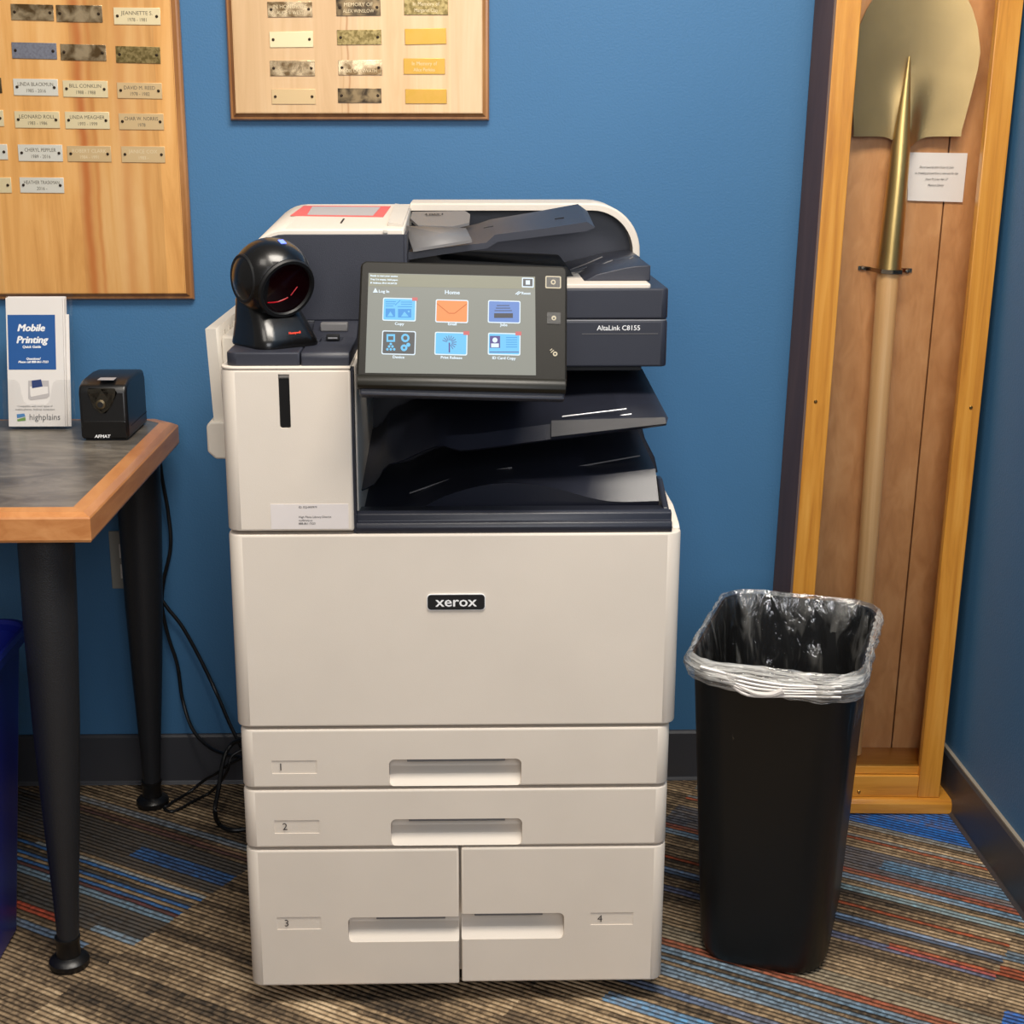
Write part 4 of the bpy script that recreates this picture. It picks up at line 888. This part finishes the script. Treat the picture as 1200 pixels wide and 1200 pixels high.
# ---------------------------------------------------------------- waste bin
wb=thing('waste_bin','tall black waste bin with a clear liner between the copier and the case','bin',(.500,2.100,0),(0,0,math.radians(-20)),local=True)
def rq(w,d,z,r,n=6,ox=0,oy=0): return [(x+ox,y+oy,z) for x,y in rrect(-w/2,w/2,-d/2,d/2,r,n)]
BH=.50
prof=[(.205,.300,0.002,.045),(.212,.308,.0,.05)]
rows=[rq(.170,.270,0,.045),rq(.186,.286,.004,.052),rq(.196,.296,.02,.055),rq(.238,.350,BH-.02,.05),rq(.240,.352,BH-.018,.05),rq(.246,.358,BH-.014,.052),rq(.248,.360,BH-.002,.052),rq(.245,.357,BH,.052),rq(.239,.351,BH-.002,.05),rq(.233,.345,BH-.02,.048),rq(.188,.288,.02,.045),rq(.16,.25,.006,.04)]
part('bin_body',loft(rows,True,True,True),'bin',wb)
# liner
random.seed(3)
def wr(p,amp,f,sd=0):
    q=Vector(p)*f+Vector((sd,sd,0)); return Vector(p)+Vector((noise.noise(q),noise.noise(q+Vector((7,3,1))),noise.noise(q+Vector((1,9,4)))))*amp
def frow(w,d,z,r,amp,f,dz=0,n=10,fl=0):
    P=[]
    base=rq(w,d,z,r,n)
    # subdivide
    Q_=[]
    for i in range(len(base)):
        a=Vector(base[i]); b=Vector(base[(i+1)%len(base)]); k=max(1,int((b-a).length/.008))
        for j in range(k): Q_.append(a.lerp(b,j/k))
    out=[]
    for p in Q_:
        ang=math.atan2(p.y,p.x)
        g=noise.noise(Vector((math.cos(ang)*f,math.sin(ang)*f,z*6+3)))
        rad=Vector((p.x,p.y,0)).normalized()
        z_=p.z+dz*math.sin(ang*2+1)
        # drape longer towards the viewer side
        out.append(wr(p,amp*.6,40,z)+rad*g*amp*1.4+Vector((0,0,z_-p.z)))
    return out
def common(rows_spec):
    R=[frow(*s) for s in rows_spec]; m=min(len(r) for r in R)
    o=[]
    for r in R:
        o.append([r[int(i*len(r)/m)] for i in range(m)])
    return o
inner=common([(.178,.278,.10,.04,.004,22),(.190,.290,.2,.045,.006,22),(.200,.304,.28,.046,.009,22),(.207,.314,.34,.047,.011,22),(.214,.322,.39,.048,.012,22),(.220,.330,.43,.048,.011,22),(.227,.338,.465,.049,.008,22),(.236,.348,BH+.001,.05,.003,30),(.246,.358,BH+.007,.052,.0025,20)])
part('bin_liner',loft(inner,True),'bag',wb,'clear crinkled plastic liner',ang=80)
outer=common([(.246,.358,BH+.007,.052,.0025,20),(.256,.368,BH+.005,.055,.003,14),(.264,.377,BH-.004,.056,.005,10),(.266,.379,BH-.014,.056,.005,9,.003),(.260,.373,BH-.024,.055,.005,9,.004),(.252,.364,BH-.030,.054,.004,9,.006)])
part('liner_overhang',loft(outer,True),'bagfold',wb,'whitish bunched overhang of the liner',ang=80)
# tied tuft at the front
tf=[]
for i in range(5):
    z0=BH-.006-.004*i; tf.append(tube([(-.10+.01*i,-.184,z0+.004),(-.03,-.1895,z0-.004-.002*i),(.03,-.1905,z0-.006),(.10,-.186,z0+.004*(i%2))],(.0028,.0016),6,5))
tf.append(tube([(-.050,-.187,BH-.020),(-.020,-.1915,BH-.029),(.004,-.192,BH-.028),(.020,-.191,BH-.020)],(.002,.0055),8,5))
part('liner_knot',join(*tf),'bagknot',wb,'gathered white knot of liner')
# ---------------------------------------------------------------- blue bin
bb_=thing('recycling_bin','dark blue plastic bin under the left end of the table','bin',(-.822,1.98,0),local=True)
rows=[rq(.19,.28,0,.03),rq(.205,.295,.005,.035),rq(.27,.37,.478,.035),rq(.290,.39,.482,.04),rq(.293,.393,.498,.04),rq(.283,.383,.5,.04),rq(.262,.362,.49,.035),rq(.2,.29,.012,.03)]
part('bin_body',loft(rows,True,True,True),'bluebin',bb_)
part('rim_edge',loft([rq(.294,.394,.497,.04),rq(.290,.390,.5045,.04),rq(.280,.380,.5045,.04),rq(.278,.378,.497,.04)],True),'bluebin',bb_)
# ---------------------------------------------------------------- outlet plate and cords
a_,b_=PY(131.5,690,WY-.006),PY(149,625,WY-.006)
op=thing('wall_outlet','grey metal outlet plate on the wall partly behind the table leg','outlet',((a_.x+b_.x)/2,WY,(a_.z+b_.z)/2))
px0=a_.x; ow=.07
part('cover_plate',box(px0,px0+ow,WY-.006,WY,a_.z,b_.z+.004,.0015),'plate',op)
for dz in(-.02,.02):
    zc=(a_.z+b_.z)/2+dz; part('socket_face',box(px0+.018,px0+.052,WY-.0075,WY-.005,zc-.014,zc+.014,.003),'paper',op)
def cord(P,r,label,nm='power_cord'):
    Q3=[]
    for p in P:
        if len(p)==3: Q3.append(PY(p[0],p[1],p[2]))
        else: q=PZ(p[0],p[1],r+.0008); Q3.append(q)
    o=part(nm,tube(Q3,r,10,8),'cable',None,org=tuple(Q3[-1])); return tag(o,label,'cord')
def cord2(P,r,label):
    return cord(P,r,label)
cord2([(186,527,2.60),(190,560,2.625),(197,600,2.635),(200,640,2.635),(192,680,2.635),(190,710,2.635),(197,745,2.633),(208,780,2.633),(214,820,2.632),(226,855,2.61),(246,876,2.58),(268,885,2.53),(285,888,2.51)],.0035,'black cord dropping from the table back edge and curving right along the wall')
cord2([(164,650,2.638),(182,690,2.632),(196,712,2.63),(214,735,2.63),(236,775,2.625),(255,815,2.61),(270,850,2.56),(290,890,2.51)],.0036,'black cord slanting down the wall from behind the table leg to the copier')
cord2([(176,932),(192,945),(205,938),(222,928),(240,914,2.595),(254,906,2.56),(268,896,2.52),(290,885,2.5)],.0028,'black cord on the carpet running from the rear table leg, upper of two')
cord2([(168,930),(184,938),(196,950),(208,949),(228,938),(244,930),(256,919,2.56),(266,904,2.50),(272,886,2.5),(290,876,2.51)],.0028,'black cord on the carpet by the rear table leg, lower of two')
cord2([(288,866,2.5),(272,872,2.52),(262,890,2.50),(256,925,2.46),(252,950,2.42),(257,966),(272,973),(300,970)],.0042,'thick black cord looping down onto the carpet beside the copier')
# ---------------------------------------------------------------- light
def area(name,loc,rot,sx,sy,e,col):
    l=bpy.data.lights.new(name,'AREA'); l.shape='RECTANGLE'; l.size=sx; l.size_y=sy; l.energy=e; l.color=col
    o=bpy.data.objects.new(name,l); o.location=loc; o.rotation_euler=rot; COL.objects.link(o); return o
def look(loc,tgt): return (Vector(tgt)-Vector(loc)).to_track_quat('-Z','Y').to_euler()
area('ceiling_light_front',(.3,1.15,2.7),look((.3,1.15,2.7),(.15,1.75,0)),1.2,.6,58,(1,.925,.82))
area('ceiling_light_left',(-.9,.6,2.7),look((-.9,.6,2.7),(-.5,2.2,.6)),.6,.6,8,(1,.93,.84))
area('window_daylight',(.5,-1.3,1.9),look((.5,-1.3,1.9),(.2,2.3,.8)),2.0,1.2,49,(.97,.97,1))
W=bpy.data.worlds.new('room_ambient'); SC.world=W; W.use_nodes=True
W.node_tree.nodes['Background'].inputs[0].default_value=(1,.97,.93,1); W.node_tree.nodes['Background'].inputs[1].default_value=.17
# ---------------------------------------------------------------- camera
cam=bpy.data.cameras.new('camera'); co=bpy.data.objects.new('camera',cam); COL.objects.link(co)
cam.sensor_width=36; cam.sensor_fit='HORIZONTAL'; cam.lens=36*F/1200; cam.shift_x=27/1200.; cam.clip_start=.05
co.location=(0,0,H); co.rotation_euler=(math.pi/2-PIT,0,-YAW); SC.camera=co
SC.view_settings.view_transform='Standard'; SC.view_settings.look='None'; SC.view_settings.exposure=.1; SC.view_settings.gamma=1; SC.view_settings.use_curve_mapping=False
SC.cycles.max_bounces=8; SC.cycles.transparent_max_bounces=16
